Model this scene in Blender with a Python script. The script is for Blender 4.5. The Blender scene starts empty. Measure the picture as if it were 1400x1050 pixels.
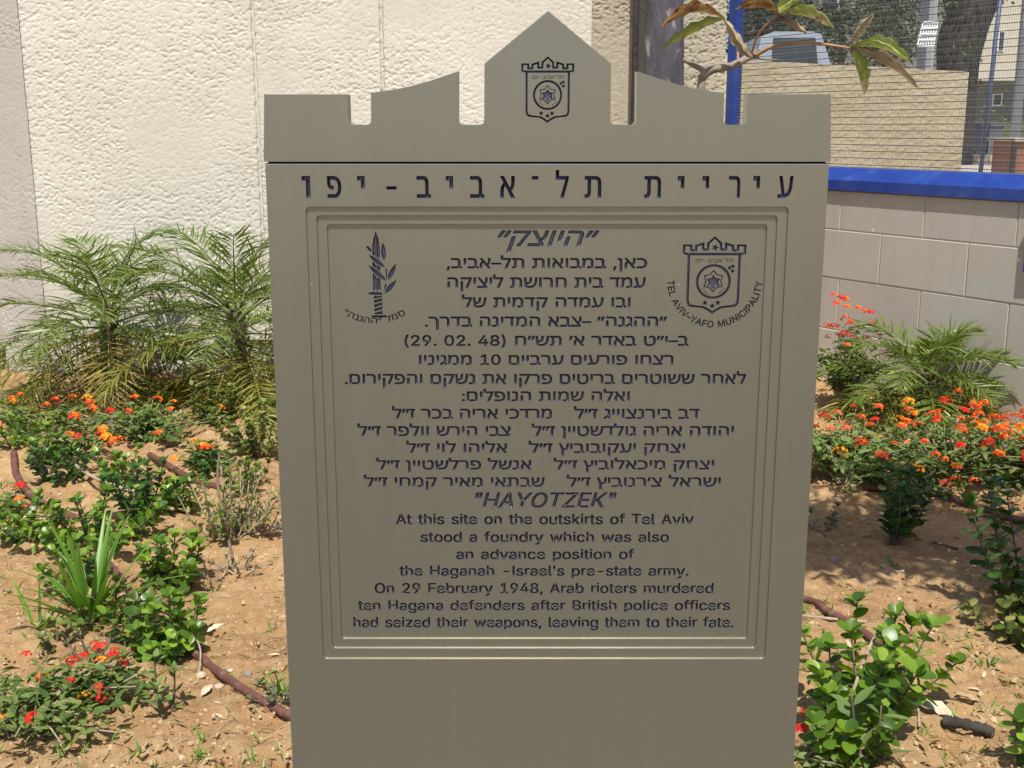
import bpy, bmesh, math, random
import numpy as np
from mathutils import Vector, Matrix

# ------------------------------------------------------------------ camera, sky, sun, exposure
SC = bpy.context.scene
COL = SC.collection
PITCH = math.radians(12.6)
CP, SP = math.cos(PITCH), math.sin(PITCH)
F = 1575.0                    # focal length in pixels of a 1400 px wide frame
CAM = np.array([0.0, 0.0, 1.3])
cd = bpy.data.cameras.new('camera')
cam = bpy.data.objects.new('camera', cd)
COL.objects.link(cam)
cam.location = CAM
cam.rotation_euler = (math.radians(90) - PITCH, 0, 0)
cd.sensor_width = 36
cd.lens = F / 1400 * 36
cd.clip_start = 0.05
cd.clip_end = 2000
SC.camera = cam

SUN_EL, SUN_AZ = math.radians(63), math.radians(2)      # azimuth: degrees to the right of straight behind the camera
sdir = Vector((math.sin(SUN_AZ) * math.cos(SUN_EL), -math.cos(SUN_AZ) * math.cos(SUN_EL), math.sin(SUN_EL)))
W = bpy.data.worlds.new('World')
SC.world = W
W.use_nodes = True
wn = W.node_tree
bg = wn.nodes['Background']
sky = wn.nodes.new('ShaderNodeTexSky')
sky.sky_type = 'NISHITA'
sky.sun_disc = False
sky.sun_elevation = SUN_EL
sky.sun_rotation = math.pi - SUN_AZ
sky.air_density = 1.0
sky.dust_density = 1.5
wn.links.new(sky.outputs[0], bg.inputs[0])
bg.inputs[1].default_value = 0.10
sd = bpy.data.lights.new('sun', 'SUN')
sd.energy = 4.6
sd.angle = math.radians(0.5)
sd.color = (1.0, 0.955, 0.88)
sun = bpy.data.objects.new('sun', sd)
COL.objects.link(sun)
sun.location = (0, -2, 8)
sun.rotation_euler = sdir.to_track_quat('Z', 'Y').to_euler()
SC.view_settings.view_transform = 'Standard'
SC.view_settings.look = 'None'
SC.view_settings.exposure = 0.28
SC.view_settings.gamma = 1
SC.cycles.max_bounces = 6
SC.cycles.diffuse_bounces = 3

R = random.Random(7)
NR = np.random.RandomState(11)

# ------------------------------------------------------------------ helpers
def ray(px, py):
    u = (px - 700) / F
    v = (525 - py) / F
    return np.array([u, CP + v * SP, -SP + v * CP])

def onplane(px, py, y):                   # the point of the ray at world depth y
    d = ray(px, py)
    return CAM + d * (y / d[1])

def _hash(ix, iy, s):
    h = (ix.astype(np.int64) * 374761393 + iy.astype(np.int64) * 668265263 + s * 1274126177) & 0x7fffffff
    h = ((h ^ (h >> 13)) * 1274126177) & 0x7fffffff
    return ((h ^ (h >> 16)) & 0xffff) / 65535.0

def vnoise(x, y, s=0):
    x = np.asarray(x, float); y = np.asarray(y, float)
    ix, iy = np.floor(x), np.floor(y)
    fx, fy = x - ix, y - iy
    fx = fx * fx * (3 - 2 * fx); fy = fy * fy * (3 - 2 * fy)
    a = _hash(ix, iy, s); b = _hash(ix + 1, iy, s); c = _hash(ix, iy + 1, s); d = _hash(ix + 1, iy + 1, s)
    return (a + (b - a) * fx) * (1 - fy) + (c + (d - c) * fx) * fy - 0.5

def fbm(x, y, s=0, octv=4, gain=.5):
    t = 0; a = 1
    for k in range(octv):
        t = t + a * vnoise(x * 2 ** k + 17.3 * k, y * 2 ** k - 9.1 * k, s + k)
        a *= gain
    return t

def gh(x, y):                             # height of the garden soil
    x = np.asarray(x, float); y = np.asarray(y, float)
    near = np.clip((9 - np.hypot(x, y)) / 3, 0, 1)
    clod = np.clip(fbm(x * 5.5, y * 5.5, 31, 3), 0, 1)
    h = .055 * fbm(x * 1.3, y * 1.3, 3, 3) + .024 * clod + .024 * fbm(x * 13, y * 13, 21, 3, .65) + .006 * np.clip(fbm(x * 40, y * 40, 61, 2) * 3, -.6, 1)
    return h * near

def G(px, py, dz=0.0):                    # the point of the soil seen at a pixel
    d = ray(px, py)
    p = CAM + d * (-1.3 / d[2])
    for _ in range(3):
        z = float(gh(p[0], p[1]))
        p = CAM + d * ((z - 1.3) / d[2])
    return Vector((p[0], p[1], p[2] + dz))

def tag(o, label=None, cat=None, group=None, kind=None):
    if label: o['label'] = label
    if cat: o['category'] = cat
    if group: o['group'] = group
    if kind: o['kind'] = kind
    return o

def empty(name, loc, label, cat, group=None):
    o = bpy.data.objects.new(name, None)
    COL.objects.link(o)
    o.location = loc
    o.empty_display_size = .05
    return tag(o, label, cat, group)

class MB:                                 # collects shapes and links them as ONE mesh object
    def __init__(s): s.v = []; s.f = []; s.n = 0
    def add(s, v, f):
        s.v.append(np.asarray(v, float).reshape(-1, 3))
        k = s.n
        s.f += [tuple(i + k for i in q) for q in f]
        s.n += len(s.v[-1])
    def box(s, lo, hi, M=None):
        x0, y0, z0 = lo; x1, y1, z1 = hi
        v = np.array([(x0, y0, z0), (x1, y0, z0), (x1, y1, z0), (x0, y1, z0), (x0, y0, z1), (x1, y0, z1), (x1, y1, z1), (x0, y1, z1)])
        if M is not None: v = np.array([M @ Vector(p) for p in v])
        s.add(v, [(0, 3, 2, 1), (4, 5, 6, 7), (0, 1, 5, 4), (1, 2, 6, 5), (2, 3, 7, 6), (3, 0, 4, 7)])
    def tube(s, pts, rad, n=8, cap=True):
        pts = [Vector(p) for p in pts]
        m = len(pts)
        if not hasattr(rad, '__len__'): rad = [rad] * m
        V = []; fr = None
        for i, p in enumerate(pts):
            t = (pts[min(i + 1, m - 1)] - pts[max(i - 1, 0)])
            if t.length < 1e-9: t = Vector((0, 0, 1))
            t.normalize()
            if fr is None: fr = t.orthogonal().normalized()
            fr = (fr - t * fr.dot(t))
            if fr.length < 1e-6: fr = t.orthogonal()
            fr.normalize(); b = t.cross(fr)
            for k in range(n):
                a = 2 * math.pi * k / n
                V.append(p + (fr * math.cos(a) + b * math.sin(a)) * rad[i])
        fs = []
        for i in range(m - 1):
            for k in range(n):
                fs.append((i * n + k, i * n + (k + 1) % n, (i + 1) * n + (k + 1) % n, (i + 1) * n + k))
        if cap:
            fs.append(tuple(range(n - 1, -1, -1))); fs.append(tuple((m - 1) * n + k for k in range(n)))
        s.add([tuple(v) for v in V], fs)
    def build(s, name, mat, parent=None, smooth=False):
        me = bpy.data.meshes.new(name)
        v = np.concatenate(s.v) if s.v else np.zeros((0, 3))
        if parent is not None: v = v - np.array(parent.location)
        me.from_pydata(v.tolist(), [], s.f)
        me.validate()
        if mat is not None: me.materials.append(mat)
        if smooth: me.polygons.foreach_set('use_smooth', [True] * len(me.polygons))
        me.update()
        o = bpy.data.objects.new(name, me)
        COL.objects.link(o)
        if parent is not None: o.parent = parent
        return o

def curve_pts(ctrl, n=24):                # Catmull-Rom through control points
    c = [Vector(p) for p in ctrl]
    c = [c[0] * 2 - c[1]] + c + [c[-1] * 2 - c[-2]]
    out = []
    seg = len(c) - 3
    for i in range(n + 1):
        u = i / n * seg; k = min(int(u), seg - 1); t = u - k
        a, b, d, e = c[k:k + 4]
        out.append(.5 * ((2 * b) + (d - a) * t + (2 * a - 5 * b + 4 * d - e) * t * t + (3 * b - a - 3 * d + e) * t ** 3))
    return out

# ---- materials
def newmat(name):
    m = bpy.data.materials.new(name); m.use_nodes = True
    nt = m.node_tree
    return m, nt, nt.nodes['Principled BSDF']

def ramp(nt, fac, cols, pos=None):
    r = nt.nodes.new('ShaderNodeValToRGB')
    e = r.color_ramp.elements
    pos = pos or [i / (len(cols) - 1) for i in range(len(cols))]
    while len(e) < len(cols): e.new(.5)
    for i, c in enumerate(cols):
        e[i].position = pos[i]; e[i].color = (*c, 1)
    nt.links.new(fac, r.inputs[0])
    return r.outputs[0]

def noise(nt, scale, detail=4, rough=.55, stretch=None, coord='Object', dist=0):
    tc = nt.nodes.new('ShaderNodeTexCoord')
    o = tc.outputs[coord]
    if stretch:
        mp = nt.nodes.new('ShaderNodeMapping'); mp.inputs['Scale'].default_value = stretch
        nt.links.new(o, mp.inputs[0]); o = mp.outputs[0]
    n = nt.nodes.new('ShaderNodeTexNoise')
    n.inputs['Scale'].default_value = scale; n.inputs['Detail'].default_value = detail; n.inputs['Roughness'].default_value = rough
    n.inputs['Distortion'].default_value = dist
    nt.links.new(o, n.inputs['Vector'])
    return n.outputs[0]

def mixc(nt, fac, a, b, mode='MIX'):
    m = nt.nodes.new('ShaderNodeMix'); m.data_type = 'RGBA'; m.blend_type = mode
    for sock, val in ((m.inputs[0], fac), (m.inputs[6], a), (m.inputs[7], b)):
        if hasattr(val, 'is_linked'): nt.links.new(val, sock)
        elif isinstance(val, tuple): sock.default_value = (*val, 1)
        else: sock.default_value = val
    return m.outputs[2]

def bump(nt, b, h, strength, dist):
    n = nt.nodes.new('ShaderNodeBump'); n.inputs['Strength'].default_value = strength; n.inputs['Distance'].default_value = dist
    nt.links.new(h, n.inputs['Height']); nt.links.new(n.outputs[0], b.inputs['Normal'])

def noisy(name, cols, scale, rough=.8, metallic=0, detail=5, bs=0, bd=.002, bscale=None, stretch=None, spec=.5, pos=None):
    m, nt, b = newmat(name)
    n = noise(nt, scale, detail, stretch=stretch)
    nt.links.new(ramp(nt, n, cols, pos or [.3 + .4 * i / (len(cols) - 1) for i in range(len(cols))]), b.inputs['Base Color'])
    b.inputs['Roughness'].default_value = rough; b.inputs['Metallic'].default_value = metallic
    b.inputs['Specular IOR Level'].default_value = spec
    if bs: bump(nt, b, noise(nt, bscale or scale * 4, 4, stretch=stretch), bs, bd)
    return m

def leafmat(name, cols, rough=.45, trans=.3, spec=.4, pos=None):
    m, nt, b = newmat(name)
    g = nt.nodes.new('ShaderNodeNewGeometry')
    c = ramp(nt, g.outputs['Random Per Island'], cols, pos)
    n = noise(nt, 60, 3)
    c2 = mixc(nt, n, c, (1.0, 1.0, .8), 'MULTIPLY')
    nt.links.new(c2, b.inputs['Base Color'])
    b.inputs['Roughness'].default_value = rough; b.inputs['Specular IOR Level'].default_value = spec
    t = nt.nodes.new('ShaderNodeBsdfTranslucent')
    tc = mixc(nt, 1.0, c, (1.5, 1.6, .5), 'MULTIPLY')
    nt.links.new(tc, t.inputs[0])
    mx = nt.nodes.new('ShaderNodeMixShader'); mx.inputs[0].default_value = trans
    nt.links.new(b.outputs[0], mx.inputs[1]); nt.links.new(t.outputs[0], mx.inputs[2])
    nt.links.new(mx.outputs[0], nt.nodes['Material Output'].inputs[0])
    return m

# ------------------------------------------------------------------ materials of the place
def soil_mat():
    m, nt, b = newmat('sandy_soil')
    c = ramp(nt, noise(nt, 1.7, 6, .6), [(.32, .18, .080), (.43, .255, .118), (.53, .345, .175)], [.34, .5, .68])
    c = mixc(nt, ramp(nt, noise(nt, 22, 6, .7), [(0, 0, 0), (1, 1, 1)], [.45, .75]), c, (.57, .40, .22))
    c = mixc(nt, ramp(nt, noise(nt, 60, 3, .6), [(0, 0, 0), (1, 1, 1)], [.62, .70]), c, (.22, .125, .065))
    c = mixc(nt, ramp(nt, noise(nt, 110, 2, .5), [(0, 0, 0), (1, 1, 1)], [.67, .72]), c, (.76, .63, .46))
    nt.links.new(c, b.inputs['Base Color'])
    b.inputs['Roughness'].default_value = .95; b.inputs['Specular IOR Level'].default_value = .15
    bump(nt, b, noise(nt, 95, 6, .75), .9, .012)
    return m

def stucco_mat(name, cols, stain_shade):
    m, nt, b = newmat(name)
    c = ramp(nt, noise(nt, 1.2, 5, .6), cols, [.3, .5, .7])
    c = mixc(nt, ramp(nt, noise(nt, 1.0, 5, .65, stretch=(9, 1, .5)), [(0, 0, 0), (.4, .4, .4)], [.55, .8]), c, tuple(q * 1.12 for q in stain_shade))   # faint run-off streaks
    c = mixc(nt, ramp(nt, noise(nt, 2.1, 5, .7, stretch=(2.2, 1, .55)), [(0, 0, 0), (.55, .55, .55)], [.56, .8]), c, stain_shade)
    c = mixc(nt, ramp(nt, noise(nt, 70, 2, .5, stretch=(.6, 1, 1)), [(0, 0, 0), (.8, .8, .8)], [.68, .76]), c, tuple(q * .62 for q in stain_shade))  # fine dark dashes: shade of the pits put into the colour
    nt.links.new(c, b.inputs['Base Color'])
    b.inputs['Roughness'].default_value = .95; b.inputs['Specular IOR Level'].default_value = .1
    bump(nt, b, noise(nt, 170, 5, .7), .35, .003)
    return m

def sign_mat(name, col, rough, metallic):
    m, nt, b = newmat(name)
    n = noise(nt, 1.0, 5, .6, stretch=(420, 40, 3.0))
    n2 = noise(nt, 6, 4, .6)
    c = ramp(nt, n, [tuple(q * .98 for q in col), tuple(q * 1.02 for q in col)], [.3, .7])
    c = mixc(nt, ramp(nt, n2, [(0, 0, 0), (.35, .35, .35)], [.45, .8]), c, tuple(q * .86 for q in col))
    st = noise(nt, 1.0, 4, .6, stretch=(26, 8, 1.1))                       # faint rain streaks, dust specks, hairline scratches
    c = mixc(nt, ramp(nt, st, [(0, 0, 0), (.10, .10, .10)], [.5, .78]), c, (.50, .47, .40))
    c = mixc(nt, ramp(nt, noise(nt, 210, 1, .4), [(0, 0, 0), (.7, .7, .7)], [.79, .82]), c, (.70, .66, .56))
    c = mixc(nt, ramp(nt, noise(nt, 1.0, 2, .5, stretch=(9, 9, 420), dist=.3), [(0, 0, 0), (.12, .12, .12)], [.74, .80]), c, (.62, .60, .54))
    nt.links.new(c, b.inputs['Base Color'])
    r = nt.nodes.new('ShaderNodeMapRange'); r.inputs[3].default_value = rough - .05; r.inputs[4].default_value = rough + .07
    nt.links.new(n2, r.inputs[0]); nt.links.new(r.outputs[0], b.inputs['Roughness'])
    b.inputs['Metallic'].default_value = metallic
    bump(nt, b, n, .02, .0004)
    return m

M = {}
M['soil'] = soil_mat()
M['stucco'] = stucco_mat('cream_stucco', [(.58, .55, .465), (.635, .605, .52), (.67, .64, .56)], (.52, .465, .365))
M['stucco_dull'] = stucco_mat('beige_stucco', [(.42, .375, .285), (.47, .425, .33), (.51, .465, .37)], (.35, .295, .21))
M['stucco_dimmed'] = stucco_mat('dimmed_stucco', [(.44, .42, .375), (.49, .465, .42), (.52, .495, .45)], (.34, .315, .275))  # wall end: dimmer light painted in as a greyer tone
M['sign'] = sign_mat('bronze_anodised_aluminium', (.335, .318, .250), .31, .76)
M['groove'] = noisy('bare_groove_metal', [(.15, .15, .20), (.19, .19, .25)], 40, .46, 1.0)
M['seam'] = noisy('dark_seam', [(.006, .006, .010), (.01, .01, .015)], 40, .6)
M['bare'] = noisy('bare_aluminium', [(.36, .36, .44), (.44, .44, .52)], 40, .35, .8)
M['blue'] = noisy('blue_gloss_paint', [(.015, .042, .23), (.022, .058, .30), (.05, .085, .30), (.20, .22, .30)], 9, .30, 0, detail=8, bs=.04, bscale=14, pos=[.3, .55, .70, .80])

# ------------------------------------------------------------------ the memorial sign
YS = 1.243                                 # distance of the plate's face
def S(px, py):
    p = onplane(px, py, YS); return (p[0], p[2])

def fill2d(outer, island=None, text=(), nest=(), paint=()):
    """faces of an outline less an inner outline, less letters (wound contours) and less emblems (nested contours);
    also the loops round every cut, with the material on their left"""
    from mathutils.geometry import delaunay_2d_cdt
    vs, fs, kind = [], [], []
    def put(P, k):
        if area(P) < 0: P = P[::-1]
        n = len(vs); vs.extend(Vector((p[0] * 1000, p[1] * 1000)) for p in P); fs.append(list(range(n, n + len(P)))); kind.append(k)
    put(outer, ('o', 0))
    if island is not None: put(island, ('i', 0))
    if len(text):
        for P in text: put(np.asarray(P), ('t', P.w))
    for P in nest: put(P, ('n', 1))
    for P, prio, cut_ in paint: put(np.asarray(P), ('p', prio * 2 + cut_))      # stacked shapes: the topmost decides
    V, E_, FF, _, _, of = delaunay_2d_cdt(vs, [], fs, 1, 1e-4)
    keep, cut = [], []
    for f, o in zip(FF, of):
        k = [kind[i] for i in o]
        if not any(q[0] == 'o' for q in k) or any(q[0] == 'i' for q in k): continue
        w = sum(q[1] for q in k if q[0] == 't'); e = sum(1 for q in k if q[0] == 'n') % 2
        pp = [q[1] for q in k if q[0] == 'p']
        if pp: e = max(pp) % 2
        (cut if (w != 0 or e) else keep).append(tuple(f))
    inner = {(f[i], f[(i + 1) % len(f)]) for f in cut for i in range(len(f))}
    nxt = {}
    for f in keep:
        for i in range(len(f)):
            a_, b_ = f[i], f[(i + 1) % len(f)]
            if (b_, a_) in inner: nxt.setdefault(a_, []).append(b_)
    v = np.array([(p.x / 1000, p.y / 1000) for p in V])
    lps = []
    while nxt:
        s0 = next(iter(nxt)); L = [s0]; c = s0
        while True:
            q = nxt.get(c)
            if not q: break
            d = q.pop()
            if not q: del nxt[c]
            if d == s0: break
            L.append(d); c = d
        if len(L) > 2: lps.append(v[L])
    return v, keep, lps

class Loop(np.ndarray): pass
def wound(P, s):                            # a letter contour that remembers its winding
    Q = np.asarray(P, float).view(Loop); Q.w = int(s); return Q

def area(P):
    P = np.asarray(P); x, y = P[:, 0], P[:, 1]
    return .5 * np.sum(x * np.roll(y, -1) - np.roll(x, -1) * y)

def clean(P):
    P = np.asarray(P, float); keep = [P[0]]
    for p in P[1:]:
        if np.hypot(*(p - keep[-1])) > 1e-6: keep.append(p)
    if np.hypot(*(keep[0] - keep[-1])) < 1e-6: keep.pop()
    return np.array(keep)

def offset(P, d):                           # moves every edge of a loop sideways (mitred, limited)
    P = np.asarray(P, float)
    e = np.roll(P, -1, 0) - P
    n = np.stack([e[:, 1], -e[:, 0]], 1); n /= np.maximum(np.linalg.norm(n, axis=1, keepdims=True), 1e-12)
    n0 = np.roll(n, 1, 0); s = n0 + n; l = np.linalg.norm(s, axis=1, keepdims=True); s /= np.maximum(l, 1e-9)
    k = np.minimum(1 / np.maximum(np.sum(s * n, 1, keepdims=True), .35), 1.8)
    return P + s * k * d

GLYPHS = {      # outlines of the letters on the plate: advance and contours, in thousandths of an em
    '"': (321, '78 318 70 509 136 509 128 318;193 318 185 509 250 509 243 318'),
    "'": (206, '78 318 70 509 136 509 128 318'),
    '(': (273, '89 207 90 244 94 283 101 324 109 364 119 403 132 441 145 477 160 510 177 539 236 539 219 503 204 466 191 428 179 390 169 351 161 313 156 276 152 241 151 207 152 176 155 145 160 115 167 83 177 50 188 16 236 -96 177 -96 150 -46 128 4 111 55 99 106 92 156'),
    ')': (273, '37 -96 86 18 97 52 106 85 113 116 118 147 121 177 122 207 121 241 117 276 112 313 104 351 94 390 82 428 69 466 54 503 37 539 97 539 113 510 128 477 142 441 154 403 164 364 173 323 179 283 183 244 184 207 182 156 174 104 161 53 144 3 123 -47 97 -96'),
    ',': (188, '38 -119 68 71 137 71 84 -119'),
    '-': (453, '337 244 337 188 114 188 114 244'),
    '.': (188, '95 -4 83 -3 73 1 63 9 55 18 51 29 50 41 51 53 55 64 63 73 73 81 83 85 95 87 107 85 118 81 128 73 135 64 140 53 141 41 140 29 135 18 128 9 118 1 107 -3'),
    '0': (453, '227 -7 191 -3 158 7 130 24 105 48 85 77 69 113 57 155 50 202 48 254 50 306 57 353 69 395 85 431 106 461 130 484 159 502 191 512 227 516 262 512 295 502 323 484 348 461 368 431 384 395 396 353 403 306 405 254 403 202 396 155 384 113 368 77 348 48 323 24 295 7 263 -3;227 50 250 52 271 60 290 74 306 92 320 116 330 144 338 176 342 213 344 254 342 295 338 332 330 365 320 393 306 416 290 435 271 449 250 457 227 460 203 457 182 449 163 435 147 416 134 393 123 365 115 332 111 295 109 254 111 213 115 176 123 144 134 116 147 92 163 74 182 60 203 52'),
    '1': (453, '76 0 76 55 391 55 391 0;276 509 276 0 212 0 212 448 209 448 86 358 86 427 198 509'),
    '2': (453, '64 0 64 47 234 229 282 282 294 298 303 312 311 327 316 341 319 356 320 371 319 389 315 405 308 419 298 431 287 441 273 449 258 455 241 458 224 460 205 458 188 454 172 447 159 438 148 427 139 413 132 398 128 381 127 362 66 362 68 391 75 418 86 442 102 464 121 482 143 496 168 507 196 513 225 516 254 513 281 507 306 497 328 482 346 465 361 445 372 423 379 398 381 372 380 354 377 336 371 318 363 299 351 280 336 259 267 180 153 60 153 57 389 57 389 0'),
    '4': (453, '40 105 40 158 247 509 311 509 109 166 109 163 413 163 413 105;282 0 282 121 282 146 282 318 343 318 343 0'),
    '8': (453, '226 -7 193 -5 163 1 136 11 111 25 91 42 74 62 62 84 54 109 52 135 53 156 58 176 65 195 75 212 87 228 101 241 117 252 134 260 153 265 153 267 129 276 109 289 93 308 80 330 73 354 70 380 73 405 79 429 90 450 106 469 124 485 146 498 170 508 197 514 226 516 255 514 282 508 306 498 328 485 346 469 361 450 373 429 379 405 382 380 379 354 372 330 359 308 343 289 323 276 300 267 300 265 319 260 335 252 351 241 365 228 377 212 387 195 395 176 399 156 401 135 398 109 391 84 378 62 362 42 341 25 317 11 289 1 259 -5;226 49 248 50 267 54 285 60 300 69 313 79 323 91 331 106 335 121 337 139 335 157 330 173 322 189 312 202 298 213 283 223 265 230 247 234 226 235 206 234 187 230 169 223 154 213 140 202 130 189 122 173 117 157 115 139 117 121 121 106 129 91 139 79 152 69 167 60 185 54 205 50;226 290 244 291 260 294 274 300 287 308 298 318 307 330 314 344 318 359 319 376 318 392 314 407 308 420 299 432 288 442 275 449 260 455 244 459 226 460 208 459 192 455 177 449 164 442 153 432 145 420 138 407 134 392 133 376 134 359 138 344 145 330 154 318 165 308 178 300 193 294 209 291'),
    '9': (453, '226 516 256 513 285 506 310 494 333 478 352 458 368 434 380 408 387 378 389 347 387 322 382 296 373 270 359 240 340 207 315 168 200 0 130 0 301 248 307 248 302 238 295 229 287 221 278 214 268 207 257 202 245 198 232 195 218 195 188 197 161 203 137 214 116 229 98 247 83 269 72 294 66 321 64 352 66 382 73 411 85 436 101 459 120 479 143 494 168 506 196 513;226 460 207 459 190 454 174 446 160 435 148 423 138 407 131 390 127 372 125 352 127 331 131 313 138 295 148 280 160 268 174 257 190 250 207 245 226 243 245 245 263 249 279 257 293 267 305 280 314 295 322 312 326 330 327 350 326 371 322 390 314 407 305 422 293 435 279 446 263 454 245 459'),
    ':': (188, '95 -4 83 -3 73 1 63 9 55 18 51 29 50 41 51 53 55 64 63 73 73 81 83 85 95 87 107 85 118 81 128 73 135 64 140 53 141 41 140 29 135 18 128 9 118 1 107 -3;95 271 83 272 73 277 63 284 55 294 51 304 50 316 51 328 55 339 63 349 73 356 83 360 95 362 107 360 118 356 128 349 135 339 140 328 141 316 140 304 135 294 128 284 118 277 107 272'),
    'A': (480, '16 0 201 509 276 509 463 0 395 0 287 302 264 372 232 478 245 478 213 371 191 302 85 0;110 142 110 199 370 199 370 142'),
    'B': (456, '60 0 60 509 241 509 274 507 304 501 329 491 350 477 367 461 381 442 390 421 396 398 398 374 397 353 393 336 387 320 378 307 368 295 356 286 343 278 329 272 315 267 315 262 331 260 347 254 363 245 378 234 391 220 402 203 411 184 416 161 418 136 416 111 410 88 400 67 386 48 368 31 344 18 317 8 284 2 247 0;125 57 245 57 281 60 309 67 330 80 344 96 353 115 355 137 354 153 350 169 342 184 333 197 320 209 306 218 289 225 269 229 248 231 125 231;125 285 238 285 256 287 273 290 288 296 302 304 314 314 323 326 330 340 335 355 336 372 333 393 326 412 313 429 294 442 270 449 240 452 125 452'),
    'C': (510, '267 -7 225 -3 186 7 150 25 119 49 92 79 70 115 53 157 44 203 40 254 44 305 53 352 70 393 92 429 119 459 150 484 186 501 225 512 267 516 293 514 317 511 340 504 362 496 383 485 402 471 419 456 435 438 448 418 459 397 467 373 473 348 408 348 404 365 397 380 389 395 380 407 369 418 357 428 344 437 330 444 315 449 300 453 284 455 267 456 237 453 209 445 184 432 161 414 141 391 125 364 113 332 106 295 103 254 106 213 113 177 125 145 141 117 161 94 184 76 210 63 237 56 267 53 284 54 300 56 315 60 330 65 344 72 357 81 369 90 380 102 389 114 397 128 404 144 408 160 473 160 467 135 459 112 448 91 435 71 420 53 402 38 383 24 363 13 341 5 317 -2 293 -6'),
    'E': (419, '60 0 60 509 372 509 372 452 125 452 125 286 355 286 355 229 125 229 125 57 375 57 375 0'),
    'F': (410, '60 0 60 509 369 509 369 452 125 452 125 278 346 278 346 221 125 221 125 0'),
    'H': (517, '60 0 60 509 125 509 125 289 392 289 392 509 457 509 457 0 392 0 392 232 125 232 125 0'),
    'I': (190, '62 0 62 509 127 509 127 0'),
    'K': (467, '104 145 104 216 139 261 174 303 212 344 364 509 448 509 231 276 228 276;60 0 60 509 125 509 125 334 124 225 125 193 125 0;372 0 188 259 228 309 449 0'),
    'L': (393, '60 0 60 509 125 509 125 57 361 57 361 0'),
    'M': (628, '60 0 60 509 152 509 277 187 287 159 299 123 311 84 322 49 307 49 318 83 330 121 342 158 352 187 476 509 568 509 568 0 504 0 504 291 504 327 505 369 506 413 507 457 513 457 498 409 482 363 467 322 456 291 342 0 286 0 170 291 159 321 145 361 129 408 112 457 119 457 120 416 121 372 122 328 122 291 122 0'),
    'N': (523, '60 0 60 509 136 509 343 183 363 151 388 107 414 55 405 54 401 108 399 157 399 195 399 509 463 509 463 0 387 0 202 290 177 331 148 381 108 452 119 454 122 384 124 328 125 291 125 0'),
    'O': (533, '267 -7 225 -3 186 7 150 25 119 49 92 79 70 115 53 157 44 203 40 254 44 305 53 352 70 393 92 429 119 459 150 484 186 501 225 512 267 516 309 512 348 501 384 484 415 459 442 429 464 393 480 352 490 305 493 254 490 203 480 157 464 115 442 79 415 49 384 25 348 7 309 -3;267 53 296 55 324 63 349 76 372 94 392 116 408 144 420 176 428 213 430 254 428 295 420 332 408 365 392 392 372 415 349 433 324 446 296 453 267 456 237 453 210 445 184 433 161 415 142 392 125 364 113 332 106 295 103 254 106 213 113 176 125 144 142 117 161 94 184 76 210 63 237 55'),
    'P': (445, '60 0 60 509 235 509 272 506 305 499 332 487 356 471 375 452 390 430 400 404 407 377 409 348 407 318 400 291 390 265 375 243 356 223 332 207 305 195 272 188 235 186 109 186 109 242 233 242 257 244 279 248 297 256 312 266 324 279 333 294 339 310 343 328 344 348 343 367 339 385 333 402 324 416 312 428 297 439 279 446 257 451 232 452 125 452 125 0'),
    'T': (449, '32 452 32 509 417 509 417 452 257 452 257 0 193 0 193 452'),
    'U': (517, '259 -8 220 -6 186 2 154 15 126 33 103 55 85 80 71 108 63 140 60 173 60 509 124 509 124 178 126 155 132 133 141 113 153 95 169 80 187 68 208 59 232 53 259 52 285 53 309 59 331 68 349 80 364 95 377 113 385 133 391 155 393 178 393 509 457 509 457 173 454 140 446 108 433 80 414 55 391 33 363 15 332 2 297 -6'),
    'V': (480, '204 0 16 509 84 509 192 206 215 137 248 31 235 31 267 138 290 206 395 509 463 509 278 0'),
    'Y': (472, '203 0 203 208 16 509 91 509 192 344 222 292 250 230 224 230 233 254 242 275 251 293 280 344 381 509 455 509 268 208 268 0'),
    'Z': (438, '42 0 42 46 273 385 306 431 341 476 348 454 285 452 223 452 40 452 40 509 397 509 397 462 169 129 134 81 97 33 90 54 152 57 214 57 399 57 399 0'),
    'a': (389, '160 -9 137 -7 115 -3 94 5 76 15 60 29 48 45 38 63 32 84 30 108 32 128 36 146 43 161 53 174 64 184 78 193 92 200 108 206 125 211 178 220 234 227 247 229 257 231 265 235 271 240 274 246 276 255 276 257 275 272 272 285 267 297 260 307 251 315 240 322 227 327 212 330 196 331 178 330 163 327 149 322 137 316 127 309 118 301 110 292 104 283 100 274 41 291 51 313 64 331 79 346 95 358 114 368 133 375 153 380 173 383 194 384 208 384 223 382 239 379 255 375 271 369 286 360 300 350 312 336 322 320 330 301 335 278 337 251 337 0 277 0 277 52 272 52 267 43 260 34 252 25 242 16 229 8 215 1 199 -4 181 -7;170 45 192 47 211 51 228 59 242 68 254 80 263 93 270 108 274 122 276 138 276 190 272 187 267 184 259 182 231 176 200 171 175 168 161 166 147 163 134 159 122 153 112 147 103 139 97 130 93 118 92 105 93 93 96 82 102 72 109 64 119 57 130 52 142 48 156 46'),
    'b': (424, '229 -8 208 -7 189 -3 172 4 159 12 147 21 138 31 118 59 112 59 112 0 53 0 53 509 114 509 114 319 118 319 137 346 147 355 158 364 171 373 188 379 207 383 229 384 259 382 287 374 313 361 335 342 354 320 370 293 381 261 388 227 390 189 388 151 381 116 370 84 355 57 336 34 313 16 288 3 260 -6;220 47 242 49 262 55 279 66 294 80 306 97 316 117 323 139 327 163 328 189 327 215 323 239 316 261 307 281 295 298 280 311 262 322 243 328 220 330 198 328 178 322 161 312 147 299 134 282 125 263 118 241 114 216 113 189 114 162 118 138 125 115 135 95 147 78 162 65 179 55 198 49'),
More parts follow.
